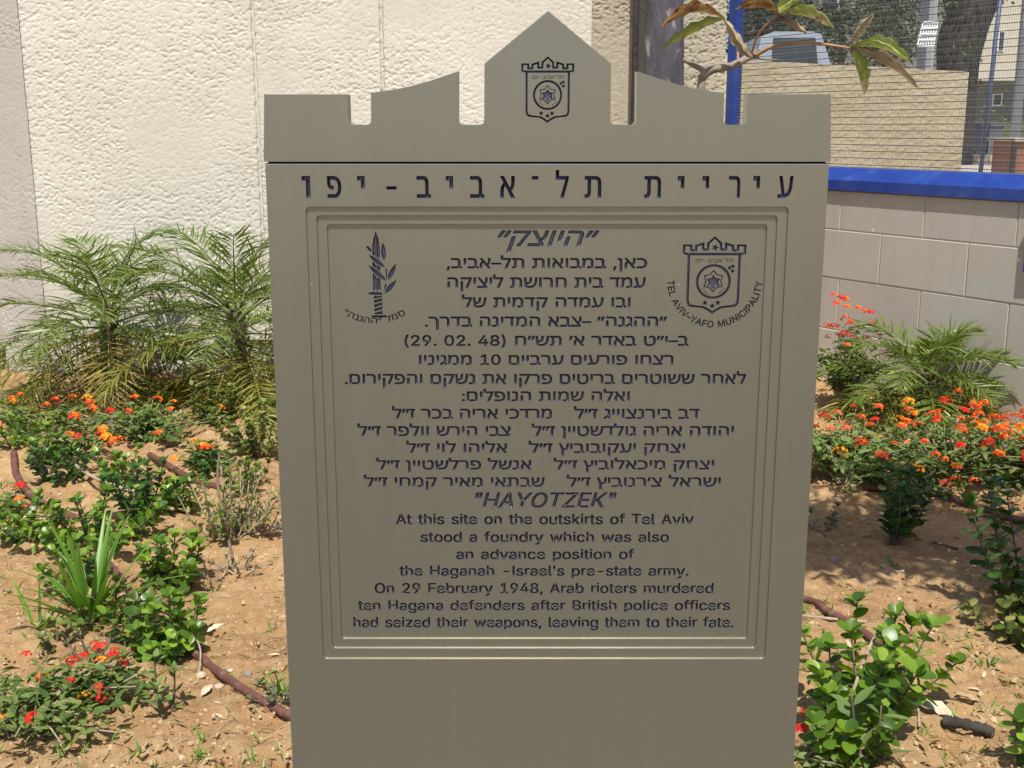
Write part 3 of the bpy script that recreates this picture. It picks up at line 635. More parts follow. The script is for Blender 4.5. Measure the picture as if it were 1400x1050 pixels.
# --- main panel
zt = S(749, 226)[1]
hw = (S(749 + 385.5, 226)[0] - S(749, 226)[0])
body = rect(SX - hw, SX + hw, -.12, zt)
def pxrect(x0t, x1t, yt, x0b, x1b, yb, r):
    a = .5 * (S(x0t, yt)[0] + S(x0b, yb)[0]); b = .5 * (S(x1t, yt)[0] + S(x1b, yb)[0])
    return rrect(a, b, S(749, yb)[1], S(749, yt)[1], r)
R1 = pxrect(416, 1079, 282.5, 443, 1046, 901, .005)
R2 = pxrect(430, 1065, 294.5, 455, 1034, 888, .0045)
R3 = pxrect(444, 1051, 307, 467, 1023, 876.5, .004)
D = .0030
title = []
TB, TT = 271, 240.5
for ch, x, w in (('ע', 1073, 21), ('י', 1034.5, 10), ('ר', 1003.5, 16), ('י', 965, 10), ('י', 931, 10), ('ת', 892, 23), ('ת', 810.5, 23), ('ל', 768.5, 18),
                 ('־', 731.5, 9), ('א', 694, 20.5), ('ב', 652.5, 19.5), ('י', 614.5, 10), ('ב', 579.5, 19.5), ('-', 535.5, 14), ('י', 493.5, 10), ('פ', 457.5, 19.5), ('ו', 418.5, 10.5)):
    if ch in 'וי':                           # plain hook letters: a bar across the top and a stem at its right
        (xa, zb), (xb, zt_) = S(x - w / 2, TB if ch == 'ו' else 258), S(x + w / 2, TT)
        k_ = xb - xa
        title.append(wound([(xb, zb), (xb, zt_), (xa, zt_), (xa, zt_ - .0052), (xb - .52 * k_, zt_ - .0052), (xb - .52 * k_, zb)][::-1], 1)); continue
    title += line(ch, x - w / 2, x + w / 2, TT, TB, 'ב', .0006)
panel = []
def heb(s, x0, x1, yt, yb, **k): panel.extend(line(visual(s), x0, x1, yt, yb, 'ב', **k))
def lat(s, x0, x1, yt, yb, **k): panel.extend(line(s, x0, x1, yt, yb, 'h', **k))
heb('״היוצק״', 680, 820, 316, 338, shear=.27, bold=.0006)
heb('כאן, במבואות תל–אביב,', 610, 886, 354, 368.5)
heb('עמד בית חרושת ליציקה', 611, 884, 380.5, 395.5)
heb('ובו עמדה קדמית של', 631, 863, 408, 422.5)
heb('״ההגנה״ –צבא המדינה בדרך.', 580, 913, 434.5, 449)
heb('ב–י״ט באדר א׳ תש״ח (29. 02. 48)', 552, 943, 461, 475.3)
heb('רצחו פורעים ערביים 10 ממגיניו', 572, 922, 487.5, 501.5)
heb('לאחר ששוטרים בריטים פרקו את נשקם והפקירום.', 470, 1022, 513.5, 528)
heb('ואלה שמות הנופלים:', 631, 862, 537.5, 551.5)
heb('דב בירנצוייג ז״ל', 785, 958, 561.5, 575.8)
heb('מרדכי אריה בכר ז״ל', 535, 755, 561.5, 575.8)
heb('יהודה אריה גולדשטיין ז״ל', 727, 1005, 585.3, 599.5)
heb('צבי הירש וולפר ז״ל', 487.5, 698, 585.3, 599.5)
heb('יצחק יעקובוביץ ז״ל', 722.7, 938, 609, 622.8)
heb('אליהו לוי ז״ל', 554.5, 693.6, 609, 622.8)
heb('יצחק מיכאלוביץ ז״ל', 757, 978, 632.3, 645.6)
heb('אנשל פרלשטיין ז״ל', 513.5, 727, 632.3, 645.6)
heb('ישראל צ׳רנוביץ ז״ל', 775, 987, 655.8, 669.5)
heb('שבתאי מאיר קמחי ז״ל', 496.5, 745, 655.8, 669.5)
lat('"HAYOTZEK"', 649, 844, 676.5, 698, shear=.25, bold=.0006)
lat('At this site on the outskirts of Tel Aviv', 540, 950, 706, 721)
lat('stood a foundry which was also', 574, 916, 730.8, 745.3)
lat('an advance position of', 623, 868, 754.5, 769)
lat("the Haganah -Israel's pre-state army.", 545, 943, 777.3, 791.8)
lat('On 29 February 1948, Arab rioters murdered', 511, 977, 801.2, 815.8)
lat('ten Hagana defenders after British police officers', 488, 1000, 825, 839.2)
lat('had seized their weapons, leaving them to their fate.', 482, 1005, 848, 862.8)
eu, ez = S(979.5, 385)
k = (S(1000, 385)[0] - eu) / 20.5
ring_text = arc_text('TEL AVIV–YAFO MUNICIPALITY', eu, ez, 65.5 * k, -90, 89, 9.2 * k, 'H')
su, sz = S(510, 385)
sword_text = arc_text(visual('סמל ״ההגנה״'), su, sz + 17 * k, 77 * k, -35, 34, 8 * k, 'ב', .0002)
crest2, crest2_name = emblem_px(979.5, 324, 431, 43.5)
swordp = sword(514, 317, 435)
mb = MB()
title_lp = face(mb, 0, body, R1, title)
Ri = [offset(q, -.0005) for q in (R1, R2, R3)]
loops(mb, R1, Ri[0], 0, D)
face(mb, D, Ri[0], R2); loops(mb, R2, Ri[1], D, 2 * D)
face(mb, 2 * D, Ri[1], R3); loops(mb, R3, Ri[2], 2 * D, 3 * D)
lp = face(mb, 3 * D, Ri[2], None, panel + ring_text + sword_text + crest2_name, crest2, swordp)
loops(mb, body, body, .034, 0)
mb.add(V3(body, .034), [(3, 2, 1, 0)])
mb.build('front_panel', M['sign'], sign)
carve('title_lettering', title_lp, 0, .0040, .003, .0019, M['groove'], sign)
lp_crest = within(lp, crest2 + ring_text); lp_sword = within(lp, [q[0] for q in swordp] + sword_text); used = {id(q) for q in lp_crest + lp_sword}
lp_text = [q for q in lp if id(q) not in used]
carve('inscription', lp_text, 3 * D, .0027, .002, .00118, M['groove'], sign)
carve('shield_crest', lp_crest, 3 * D, .0026, .0015, .0010, M['groove'], sign)
carve('sword_badge', lp_sword, 3 * D, .0030, .0015, .0014, M['groove'], sign)
mb = MB(); mb.box((SX - hw + .0006, YS + .013, zt - .004), (SX + hw - .0006, YS + .021, S(749, 221)[1] + .002)); mb.build('seam_bar', M['seam'], sign)
mb = MB(); mb.add([(SX - hw, YS, zt + .0003), (SX + hw, YS, zt + .0003), (SX + hw, YS + .0025, zt + .0022), (SX - hw, YS + .0025, zt + .0022), (SX + hw, YS + .012, zt + .0022), (SX - hw, YS + .012, zt + .0022)], [(0, 1, 2, 3), (3, 2, 4, 5)]); mb.build('edge_strip', M['bare'], sign)
#@@SETTING
# ------------------------------------------------------------------ ground
def grid(name, xs, ys, zf, mat, parent=None, smooth=True):
    X, Y = np.meshgrid(xs, ys)
    v = np.stack([X, Y, zf(X, Y)], -1).reshape(-1, 3)
    return gridmesh(name, v, len(xs), len(ys), mat, parent, smooth)

def gridmesh(name, v, nx, ny, mat, parent=None, smooth=True, flip=False):
    i = np.arange(nx * ny).reshape(ny, nx)
    q = np.stack([i[:-1, :-1], i[:-1, 1:], i[1:, 1:], i[1:, :-1]], -1).reshape(-1, 4)
    if flip: q = q[:, ::-1]
    me = bpy.data.meshes.new(name)
    me.vertices.add(len(v)); me.vertices.foreach_set('co', np.asarray(v, np.float32).ravel())
    me.loops.add(q.size); me.loops.foreach_set('vertex_index', q.ravel().astype(np.int32))
    me.polygons.add(len(q)); me.polygons.foreach_set('loop_start', np.arange(0, q.size, 4, dtype=np.int32))
    me.polygons.foreach_set('use_smooth', np.full(len(q), smooth))
    me.update(calc_edges=True); me.validate()
    if mat: me.materials.append(mat)
    o = bpy.data.objects.new(name, me); COL.objects.link(o)
    if parent is not None: o.parent = parent; o.matrix_parent_inverse = Matrix.Translation(-Vector(parent.location))
    return o

def spread_axis(a, b, step, far):
    core = np.arange(a, b + 1e-6, step)
    lo, hi, d = [], [], step
    x = a
    while x > -far: d *= 1.35; x -= d; lo.append(x)
    x, d = b, step
    while x < far: d *= 1.35; x += d; hi.append(x)
    return np.array(lo[::-1] + list(core) + hi)

tag(grid('ground', spread_axis(-2.9, 2.9, .014, 300), spread_axis(1.9, 6.4, .014, 300), gh, M['soil']), kind='structure')

# ------------------------------------------------------------------ stuccoed wall
YW = 6.0
SEAMS = [float(onplane(354, 220, YW)[0]), float(onplane(522, 60, YW)[0])]
XE = float(onplane(809, 60, YW)[0])
X0 = float(onplane(40, 220, YW)[0])
def relief(x, z, s, rough=1.0):
    a = fbm(x * 74, z * 120, s, 3, .7)
    pit = np.clip((a - .19) / .08, 0, 1)
    smooth = np.clip(fbm(x * 1.7, z * 2.6, s + 5, 3) * 2.6 + .25, 0, 1)       # patches trowelled flat
    return -.0038 * rough * pit * (1 - .7 * smooth) + .0006 * rough * fbm(x * 50, z * 66, s + 7, 2) * (1 - .6 * smooth) + .006 * fbm(x * 3, z * 3, s + 9, 2)

def stucco(name, x0, x1, y, mat, s, rough, seams=(), zt=3.3, ang=0.0, parent=None):
    xs = np.arange(0, (x1 - x0) / (math.cos(ang) if ang else 1) + 1e-6, .0052)
    zs = np.concatenate([np.arange(-.1, 2.06, .0052), np.linspace(2.1, zt, 16)])
    X, Z = np.meshgrid(xs, zs)
    d = relief(X + x0, Z, s, rough)
    for sx in seams:
        d = d - .032 * np.exp(-((X + x0 - sx - .004 * vnoise(Z * 30, Z * 0, 2)) / .007) ** 2) + .004 * np.sign(X + x0 - sx)
    v = np.stack([x0 + X * math.cos(ang) + d * math.sin(ang), y + X * math.sin(ang) - d * math.cos(ang), Z], -1).reshape(-1, 3)
    return gridmesh(name, v, len(xs), len(zs), mat, parent, True)

w1 = empty('stucco_wall', (.5 * (X0 + XE), YW, 0), 'large cream rough-stuccoed wall behind the two palms', 'wall')
stucco('wall_face', X0, XE, YW, M['stucco'], 41, 1.0, SEAMS, parent=w1)
# bevelled end on the left, its weaker light put into a greyer stucco colour
xs_end = .34
stucco('wall_end', X0 + .012 - xs_end * math.cos(.5), X0 + .012, YW - .004 + xs_end * math.sin(.5), M['stucco_dimmed'], 77, .9, ang=-.5, parent=w1)
mb = MB(); mb.box((X0, YW + .03, -.1), (XE, YW + .33, 3.27)); mb.box((X0 - .29, YW + .2, -.1), (X0 - .002, YW + .33, 3.26))
mb.build('wall_core', M['stucco'], w1)
XF = float(onplane(992, 60, YW + .1)[0])
w2 = empty('stucco_wall', (.5 * (XE + XF), YW + .1, 0), 'duller rough stucco wall strip set back behind the tree trunk', 'wall')
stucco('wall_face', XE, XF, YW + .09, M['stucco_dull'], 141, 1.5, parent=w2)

# ------------------------------------------------------------------ grey stone wall with blue coping
W0 = G(1375, 578); W0 = np.array([W0.x, W0.y, 0.0])
WD = np.array([-.519, .855, 0]); WD /= np.linalg.norm(WD); WN = np.array([-WD[1], WD[0], 0])
if WN[1] > 0: WN = -WN
def wp(t, z, o=0.0):
    p = W0 + WD * t + WN * o; return (p[0], p[1], z)
def onwall(px, py, o=0.0):
    d = ray(px, py); k = np.dot(W0 + WN * o - CAM, WN) / np.dot(d, WN); p = CAM + d * k
    return float(np.dot(p - W0, WD)), float(p[2])
T_END = onwall(1000, 200, -.10)[0] + .04
Y_END = wp(T_END, 0)[1]
mb = MB(); mb.box((XE + .003, YW + .13, -.1), (XF, Y_END - .02, 3.25)); mb.build('wall_core', M['stucco_dull'], w2)
def stone_mat():
    m, nt, b = newmat('grey_sandstone')
    g = nt.nodes.new('ShaderNodeNewGeometry')
    c = ramp(nt, g.outputs['Random Per Island'], [(.455, .42, .37), (.49, .45, .395), (.465, .44, .40), (.51, .47, .40)])
    c = mixc(nt, ramp(nt, noise(nt, 4.5, 5, .65), [(0, 0, 0), (.7, .7, .7)], [.4, .75]), c, (.50, .44, .35))
    c = mixc(nt, ramp(nt, noise(nt, 7, 4, .6, stretch=(3, 3, .35)), [(0, 0, 0), (.45, .45, .45)], [.5, .8]), c, (.39, .365, .345))
    c = mixc(nt, ramp(nt, noise(nt, 16, 2, .5), [(0, 0, 0), (1, 1, 1)], [.755, .78]), c, (.72, .68, .60))
    c = mixc(nt, ramp(nt, noise(nt, 2.2, 6, .7), [(0, 0, 0), (.45, .45, .45)], [.52, .75]), c, (.36, .32, .27))
    nt.links.new(c, b.inputs['Base Color']); b.inputs['Roughness'].default_value = .75
    b.inputs['Specular IOR Level'].default_value = .3
    bump(nt, b, noise(nt, 90, 4, .6), .15, .002)
    return m
M['stone'] = stone_mat()
M['mortar'] = noisy('pale_mortar', [(.62, .56, .44), (.72, .65, .52)], 30, .9)
zcap_b = onwall(1265, 267.5)[1]; zcap_t = onwall(1265, 251, .02)[1]
levels = [zcap_b] + [onwall(1265, y)[1] for y in (326, 398, 475)]
levels += [levels[-1] - (levels[-2] - levels[-1]), -.12]
wall = empty('garden_wall', wp(0, 0, -.1), 'low grey dressed-stone garden wall under a blue coping', 'wall')
def bevbox(mb, t0, t1, z0, z1, o0, o1, c=.003):
    """a dressed block: front face with a fine chamfer"""
    q = [wp(t0, z0, o1), wp(t1, z0, o1), wp(t1, z1, o1), wp(t0, z1, o1), wp(t0, z0, o0), wp(t1, z0, o0), wp(t1, z1, o0), wp(t0, z1, o0),
         wp(t0 + c, z0 + c, o0 + c), wp(t1 - c, z0 + c, o0 + c), wp(t1 - c, z1 - c, o0 + c), wp(t0 + c, z1 - c, o0 + c)]
    mb.add(q, [(0, 3, 2, 1), (0, 1, 5, 4), (1, 2, 6, 5), (2, 3, 7, 6), (3, 0, 4, 7), (4, 5, 9, 8), (5, 6, 10, 9), (6, 7, 11, 10), (7, 4, 8, 11), (8, 9, 10, 11)])
joints = [([1149, 1264, 1392], 300), ([1203, 1323], 360), ([1144, 1256, 1378], 440), ([1200, 1318], 520), ([1150, 1262, 1390], 590)]
mb = MB(); mo = MB()
for i, (js, yy) in enumerate(joints):
    z1, z0 = levels[i], levels[i + 1]
    ts = sorted(onwall(j, yy)[0] for j in js)
    st = float(np.mean(np.diff(ts)))
    while ts[0] > -3.5: ts.insert(0, ts[0] - st * (1 + .08 * R.uniform(-1, 1)))
    while ts[-1] < T_END: ts.append(ts[-1] + st)
    for a, b in zip(ts[:-1], ts[1:]):
        b = min(b, T_END)
        if b - a < .02: continue
        bevbox(mb, a + .0022, b - .0022, z0 + .003, z1 - .0025, -.001 * R.random() + .0015 * (i % 2), -.16)
p = [wp(-3.6, -.12, -.003), wp(T_END, -.12, -.003), wp(T_END, levels[0] - .002, -.003), wp(-3.6, levels[0] - .002, -.003)]
q = [wp(-3.6, -.12, -.17), wp(T_END, -.12, -.17), wp(T_END, levels[0] - .002, -.17), wp(-3.6, levels[0] - .002, -.17)]
mo.add(p + q, [(0, 3, 2, 1), (4, 5, 6, 7), (0, 1, 5, 4), (1, 2, 6, 5), (2, 3, 7, 6), (3, 0, 4, 7)])
mb.build('stone_courses', M['stone'], wall); mo.build('mortar_bed', M['mortar'], wall)
mb = MB()
CR = .052
prof = [(.019, zcap_b), (.022, zcap_b + .004), (.022, zcap_t - .004), (.018, zcap_t), (-.060, zcap_t + CR), (-.068, zcap_t + CR + .003), (-.205, zcap_t + CR + .002), (-.21, zcap_b)]
ts = np.linspace(-3.6, T_END, 40); n = len(prof); V = []
for t in ts: V += [wp(t, z + .0015 * float(vnoise(t * 3, o * 20, 4)), o) for o, z in prof]
Fc = [(i * n + k, i * n + (k + 1) % n, (i + 1) * n + (k + 1) % n, (i + 1) * n + k) for i in range(len(ts) - 1) for k in range(n)]
mb.add(V, Fc); mb.add([V[k] for k in range(n)], [tuple(range(n))]); mb.add(V[-n:], [tuple(range(n - 1, -1, -1))])
mb.build('coping', M['blue'], wall)
# the same kind of wall beyond the stucco's left end
w3 = empty('garden_wall', (-3.3, 6.5, 0), 'end of a low stone wall with blue coping at the left photo edge', 'wall')
xl = float(onplane(14, 400, 6.35)[0]); zl = float(onplane(6, 346, 6.35)[2])
mb = MB(); mb.box((-5, 6.35, -.1), (xl, 6.6, zl - .07)); mb.build('stone_courses', M['stone'], w3)
mb = MB(); mb.box((-5, 6.32, zl - .068), (xl - .012, 6.63, zl)); mb.build('coping', M['blue'], w3)

# fence of blue posts and close horizontal wires on the coping
fence = empty('wire_fence', wp(T_END, zcap_t, -.11), 'blue-posted fence of fine dark horizontal wires above the coping', 'fence')
M['wire'] = noisy('dark_steel_wire', [(.05, .055, .075), (.08, .085, .11)], 30, .5, .6)
mb = MB(); z = zcap_t + CR + .02; k = 0
while z < 2.5:
    mb.tube([wp(-3.4, z, -.10), wp(-1.2, z + .003 * R.uniform(-1, 1), -.10), wp(.6, z + .002 * R.uniform(-1, 1), -.10), wp(T_END - .02, z, -.10)], .0018, 5)
    z += .0335
mb.build('wires', M['wire'], fence)
M['mesh'] = noisy('grey_haze_wire', [(.24, .245, .25), (.31, .315, .32)], 30, .6, .2)  # upright strands added to veil the street behind in grey haze
mb = MB(); t = -3.3
while t < T_END - .06:
    mb.tube([wp(t, zcap_t + CR + .005, -.104), wp(t, 2.48, -.104)], .0010, 3, False); t += .0085
mb.build('haze_strands', M['mesh'], fence)
for t in (T_END - .04, -3.35):
    mb = MB(); wd2 = .030
    v = [wp(t + a * wd2, zz, -.10 + b * wd2) for zz in (zcap_t - .3 if t > 0 else zcap_t + CR + .004, 2.62) for a, b in ((-1, -1), (1, -1), (1, 1), (-1, 1))]
    mb.add(v, [(0, 1, 2, 3), (7, 6, 5, 4), (0, 4, 5, 1), (1, 5, 6, 2), (2, 6, 7, 3), (3, 7, 4, 0)])
    mb.build('post', M['blue'], fence)
# bracket on the wall at the frame's edge
tb, zb1 = onwall(1412, 300); _, zb0 = onwall(1412, 372)
br = empty('wall_bracket', wp(tb - .02, zb0, .015), 'short blue metal bracket fixed to the stone wall, casting its shadow at the right edge', 'bracket')
mb = MB(); v = [wp(tb - a, z, o) for z in (zb0, zb1) for a, o in ((0, .002), (.05, .002), (.05, .035), (0, .035))]
mb.add(v, [(3, 2, 1, 0), (4, 5, 6, 7), (0, 1, 5, 4), (1, 2, 6, 5), (2, 3, 7, 6), (3, 0, 4, 7)]); mb.build('back_plate', M['blue'], br)
for zz in (zb0 + .03, zb1 - .03):
    mb = MB(); c_ = Vector(wp(tb - .025, zz, .034)); mb.tube([c_, c_ + Vector(WN) * .008], .007, 6); mb.build('bolt', M['wire'], br)

# ------------------------------------------------------------------ the street level beyond the wall
ZT = .70
def GZ(px, py, z=ZT):
    d = ray(px, py); k = (z - 1.3) / d[2]; p = CAM + d * k; return Vector((p[0], p[1], z))
M['paving'] = noisy('pale_paving', [(.40, .36, .30), (.50, .46, .38)], 2.0, .9, bs=.2, bscale=40)
pts = [wp(-6, 0, -.2), wp(T_END + .3, 0, -.2), (XF - .05, Y_END + .12, 0), (-300, Y_END + .12, 0), (-300, 300, 0), (300, 300, 0), (300, wp(-6, 0)[1], 0)]
n = len(pts); mb = MB()
mb.add([(p[0], p[1], -.2) for p in pts] + [(p[0], p[1], ZT) for p in pts], [tuple(range(n, 2 * n))[::-1]] + [(i, (i + 1) % n, n + (i + 1) % n, n + i) for i in range(n)])
tag(mb.build('pavement', M['paving']), kind='structure')

#@@PLANTS
# ------------------------------------------------------------------ leaves
def prof(kind, t):
    if kind == 'obovate': return max(0, 1 - abs((t - .58) / (.58 if t < .58 else .43)) ** 2.3) ** .6
    if kind == 'ovate': return (t ** .45) * (1 - t) ** .8 * 1.75
    if kind == 'lance': return math.sin(math.pi * t ** .8) ** .9
    if kind == 'strap': return min(1, t * 8 + .5) * (1 - t ** 2.2) ** .8
def leaf(mb, base, d, up, L, Wd, kind='ovate', n=4, fold=.2, curl=.0, wave=0):
    d = Vector(d).normalized(); up = Vector(up); up = up - d * up.dot(d)
    if up.length < 1e-4: up = d.orthogonal()
    up.normalize(); sd_ = d.cross(up)
    V = []; base = Vector(base)
    for i in range(n + 1):
        t = i / n
        if kind == 'obovate': t = (0, .14, .36, .60, .80, .93, 1.0)[i]
        c = base + d * (L * t) + up * (curl * L * t * t)
        w = Wd * .5 * max(prof(kind, t), .03)
        f = up * (fold * w)
        k = wave * w * math.sin(i * 2.4)
        V += [c - sd_ * w + f + up * k, c, c + sd_ * w + f - up * k]
    fs = []
    for i in range(n):
        a = 3 * i
        fs += [(a, a + 1, a + 4, a + 3), (a + 1, a + 2, a + 5, a + 4)]
    mb.add([tuple(v) for v in V], fs)

def rv(s=1.0): return Vector((R.gauss(0, s), R.gauss(0, s), R.gauss(0, s)))
UP = Vector((0, 0, 1))
def az(a, e=0.0): return Vector((math.cos(a) * math.cos(e), math.sin(a) * math.cos(e), math.sin(e)))

M['carissa'] = leafmat('glossy_green_leaf', [(.045, .105, .014), (.095, .19, .02), (.17, .29, .03), (.27, .39, .05)], .36, .3, .5, [0, .4, .75, 1])
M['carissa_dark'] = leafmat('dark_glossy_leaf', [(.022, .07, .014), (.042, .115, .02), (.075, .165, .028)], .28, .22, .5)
M['lantana'] = leafmat('rough_green_leaf', [(.06, .11, .03), (.10, .165, .042), (.15, .215, .058), (.21, .26, .08)], .65, .25, .25)
M['lantana_light'] = leafmat('pale_green_leaf', [(.10, .17, .055), (.16, .235, .08), (.22, .29, .11)], .65, .28, .25)
M['pale_leaf'] = leafmat('yellow_green_leaf', [(.06, .11, .02), (.14, .19, .035), (.25, .27, .08), (.42, .36, .17)], .4, .25, .4, [0, .5, .85, 1])
M['grey_leaf'] = leafmat('grey_green_leaf', [(.08, .10, .06), (.13, .155, .085), (.19, .20, .12)], .6, .2, .3)
M['strap'] = leafmat('strap_leaf_green', [(.07, .18, .022), (.12, .26, .035), (.20, .34, .06)], .38, .3, .45)
M['frond'] = leafmat('palm_frond_green', [(.075, .125, .020), (.13, .19, .032), (.22, .27, .06)], .36, .25, .5)
M['frond_olive'] = leafmat('palm_frond_olive', [(.14, .16, .025), (.23, .23, .045), (.34, .29, .08)], .42, .25, .45)
M['frond_dry'] = leafmat('palm_frond_dry', [(.26, .20, .07), (.36, .27, .11), (.30, .17, .06)], .6, .25, .3)
M['tree_leaf'] = leafmat('tree_leaf', [(.035, .052, .028), (.058, .078, .040), (.085, .105, .055)], .55, .22, .35)
M['bark'] = noisy('brown_bark', [(.10, .07, .045), (.20, .15, .10)], 30, .9, bs=.6, bd=.004, stretch=(1, 1, .3))
M['twig'] = noisy('pale_twig', [(.30, .23, .16), (.44, .36, .27)], 40, .9)
M['dark_bark'] = noisy('dark_bark', [(.022, .018, .016), (.06, .048, .04)], 40, .9, bs=.5, bd=.003)
M['hose'] = noisy('brown_polyethylene', [(.105, .040, .030), (.15, .062, .048), (.27, .17, .115)], 26, .55, bs=.15, bscale=120, pos=[.3, .56, .8])
def petal(name, cols): return leafmat(name, cols, .55, .25, .3)
M['fl_orange'] = petal('orange_red_petals', [(.66, .035, .012), (.80, .09, .012), (.86, .24, .015), (.92, .46, .04)])
M['fl_red'] = petal('red_petals', [(.55, .012, .018), (.70, .03, .02), (.78, .07, .03)])
M['fl_yellow'] = petal('yellow_orange_petals', [(.82, .18, .012), (.88, .36, .015), (.90, .52, .04)])
M['fl_pink'] = petal('coral_petals', [(.72, .10, .06), (.80, .20, .10), (.62, .05, .05)])
M['bud'] = petal('dark_red_buds', [(.20, .012, .02), (.34, .02, .03)])

def flower_head(parent, c, r, mat):
    """a lantana umbel: small five-lobed florets set over a dome"""
    mb = MB(); c = Vector(c)
    k = R.randint(11, 15); tilt = rv(.25)
    for i in range(k):
        fr = math.sqrt((i + .3) / k); a = i * 2.4
        nrm = (Vector((math.cos(a) * fr, math.sin(a) * fr, math.sqrt(max(0.05, 1.1 - fr * fr)))) + tilt).normalized()
        p = c + Vector((nrm.x, nrm.y, nrm.z * .9)) * r
        u = nrm.orthogonal().normalized(); v = nrm.cross(u); fr_ = r * R.uniform(.30, .40); ph = R.random() * 6
        V = [p - nrm * r * .06]
        for q in range(10):
            rr = fr_ * (1 if q % 2 == 0 else .55)
            V.append(p + (u * math.cos(ph + q * .628) + v * math.sin(ph + q * .628)) * rr + nrm * r * .05 * R.random())
        mb.add([tuple(x) for x in V], [(0, q + 1, (q + 1) % 10 + 1) for q in range(10)])
    return mb.build('flower_head', mat, parent)

def lantana(px, py, rx, ry, h, nleaf, nfl, label, heads='ooory', L=.042, mat='lantana', rf=.023, flat=.5):
    b = G(px, py); p = empty('lantana_bush', b, label, 'flowering bush', 'lantana bushes in the bed')
    lv, st = MB(), MB()
    tips = []
    for i in range(max(5, nleaf // 16)):
        a = R.random() * 6.283; r = math.sqrt(R.random())
        t = b + Vector((rx * r * math.cos(a), ry * r * math.sin(a), 0)); t.z = float(gh(t.x, t.y)) + h * math.sqrt(max(.08, 1 - r * r * .85)) * R.uniform(.6, 1.0)
        m = b.lerp(t, .5) + Vector((0, 0, h * .12)) + rv(.008)
        s0 = b + Vector((R.uniform(-.2, .2) * rx, R.uniform(-.2, .2) * ry, -.01))
        pts = curve_pts([s0, m, t], 6); st.tube(pts, [.0032 - .0003 * k for k in range(7)], 5)
        tips.append((pts, t))
    per = max(3, nleaf // len(tips))
    for pts, t in tips:
        for k in range(per):
            u = R.uniform(.25, 1.0); i = min(5, int(u * 6)); q = pts[i].lerp(pts[i + 1], u * 6 - i) + rv(.012)
            a = R.random() * 6.283
            d = az(a, R.uniform(-.5, .55)); 
            q = q + d * .008
            q.z = max(q.z, float(gh(q.x, q.y)) + .006)
            leaf(lv, q, d, UP + rv(.45), L * R.uniform(.6, 1.25), L * R.uniform(.42, .62), 'ovate', 4, R.uniform(.0, .5), R.uniform(-.35, .05), .15)
    lv.build('foliage', M[mat], p); st.build('stems', M['twig'], p)
    key = {'o': 'fl_orange', 'r': 'fl_red', 'y': 'fl_yellow', 'p': 'fl_pink', 'b': 'bud'}
    for j in range(nfl):
        a = R.random() * 6.283; r = math.sqrt(R.random()) * .95
        x, y = b.x + rx * r * math.cos(a), b.y + ry * r * math.sin(a)
        z = float(gh(x, y)) + h * math.sqrt(max(.12, 1 - r * r * .85)) * R.uniform(.8, 1.3)
        k = R.choice(heads)
        flower_head(p, (x, y, z), rf * R.uniform(.75, 1.25) * (.7 if k == 'b' else 1), M[key[k]])
    return p

def carissa(px, py, n, h, sp, label, L=.038, mat='carissa', lean=(0, 0), dens=.017, name='broadleaf_shrub', cat='shrub', shape='obovate', w=.78, sub=True, group='round-leaved glossy shrubs in the bed', woody='bark', dz=0):
    b = G(px, py, dz); p = empty(name, b, label, cat, group)
    lv, st = MB(), MB()
    for i in range(n):
        a = i * 2.4 + R.uniform(-.5, .5); out = sp * math.sqrt((i + .4) / n) * R.uniform(.8, 1.15)
        hh = h * R.uniform(.65, 1.1) * (1.1 - .4 * (i / n))
        tip = b + Vector((math.cos(a) * out + lean[0], math.sin(a) * out + lean[1], hh))
        mid = b.lerp(tip, .5) + Vector((math.cos(a) * out * .15, math.sin(a) * out * .15, -hh * .10)) + rv(.006)
        s0 = b + Vector((math.cos(a) * sp * .12, math.sin(a) * sp * .12, -.015))
        N = 10; pts = curve_pts([s0, mid, tip], N)
        st.tube(pts, [.0042 * (1 - .55 * k / N) for k in range(N + 1)], 5)
        ln = (tip - b).length; m = max(3, int(ln * .85 / dens)); ph = R.random() * 3
        for k in range(m):
            u = .18 + .82 * (k + .5) / m
            q = pts[0].lerp(pts[-1], u); ii = min(N - 1, int(u * N)); q = pts[ii].lerp(pts[ii + 1], u * N - ii)
            t = (pts[ii + 1] - pts[ii]).normalized()
            e1 = t.orthogonal().normalized(); e2 = t.cross(e1); ang = ph + k * 1.571
            for sgn in (1, -1):
                rad = (e1 * math.cos(ang) + e2 * math.sin(ang)) * sgn
                d = rad + t * R.uniform(.2, .8) + rv(.12)
                s_ = L * R.uniform(.65, 1.15) * (.75 + .25 * math.sin(math.pi * u))
                leaf(lv, q + rad * .003, d, t + UP * .5 + rv(.15), s_, s_ * w * R.uniform(.85, 1.1), shape, 6, R.uniform(.05, .4), R.uniform(-.12, .12))
        if sub:
            for k in range(4):
                rad = az(k * 1.571 + ph, R.uniform(.2, .7))
                leaf(lv, tip, rad + rv(.1), UP + rv(.2), L * R.uniform(.55, .95), L * w * R.uniform(.65, .95), shape, 6, R.uniform(.1, .5), R.uniform(0, .25))
    lv.build('foliage', M[mat], p, True); st.build('stems', M[woody], p, True)
    return p

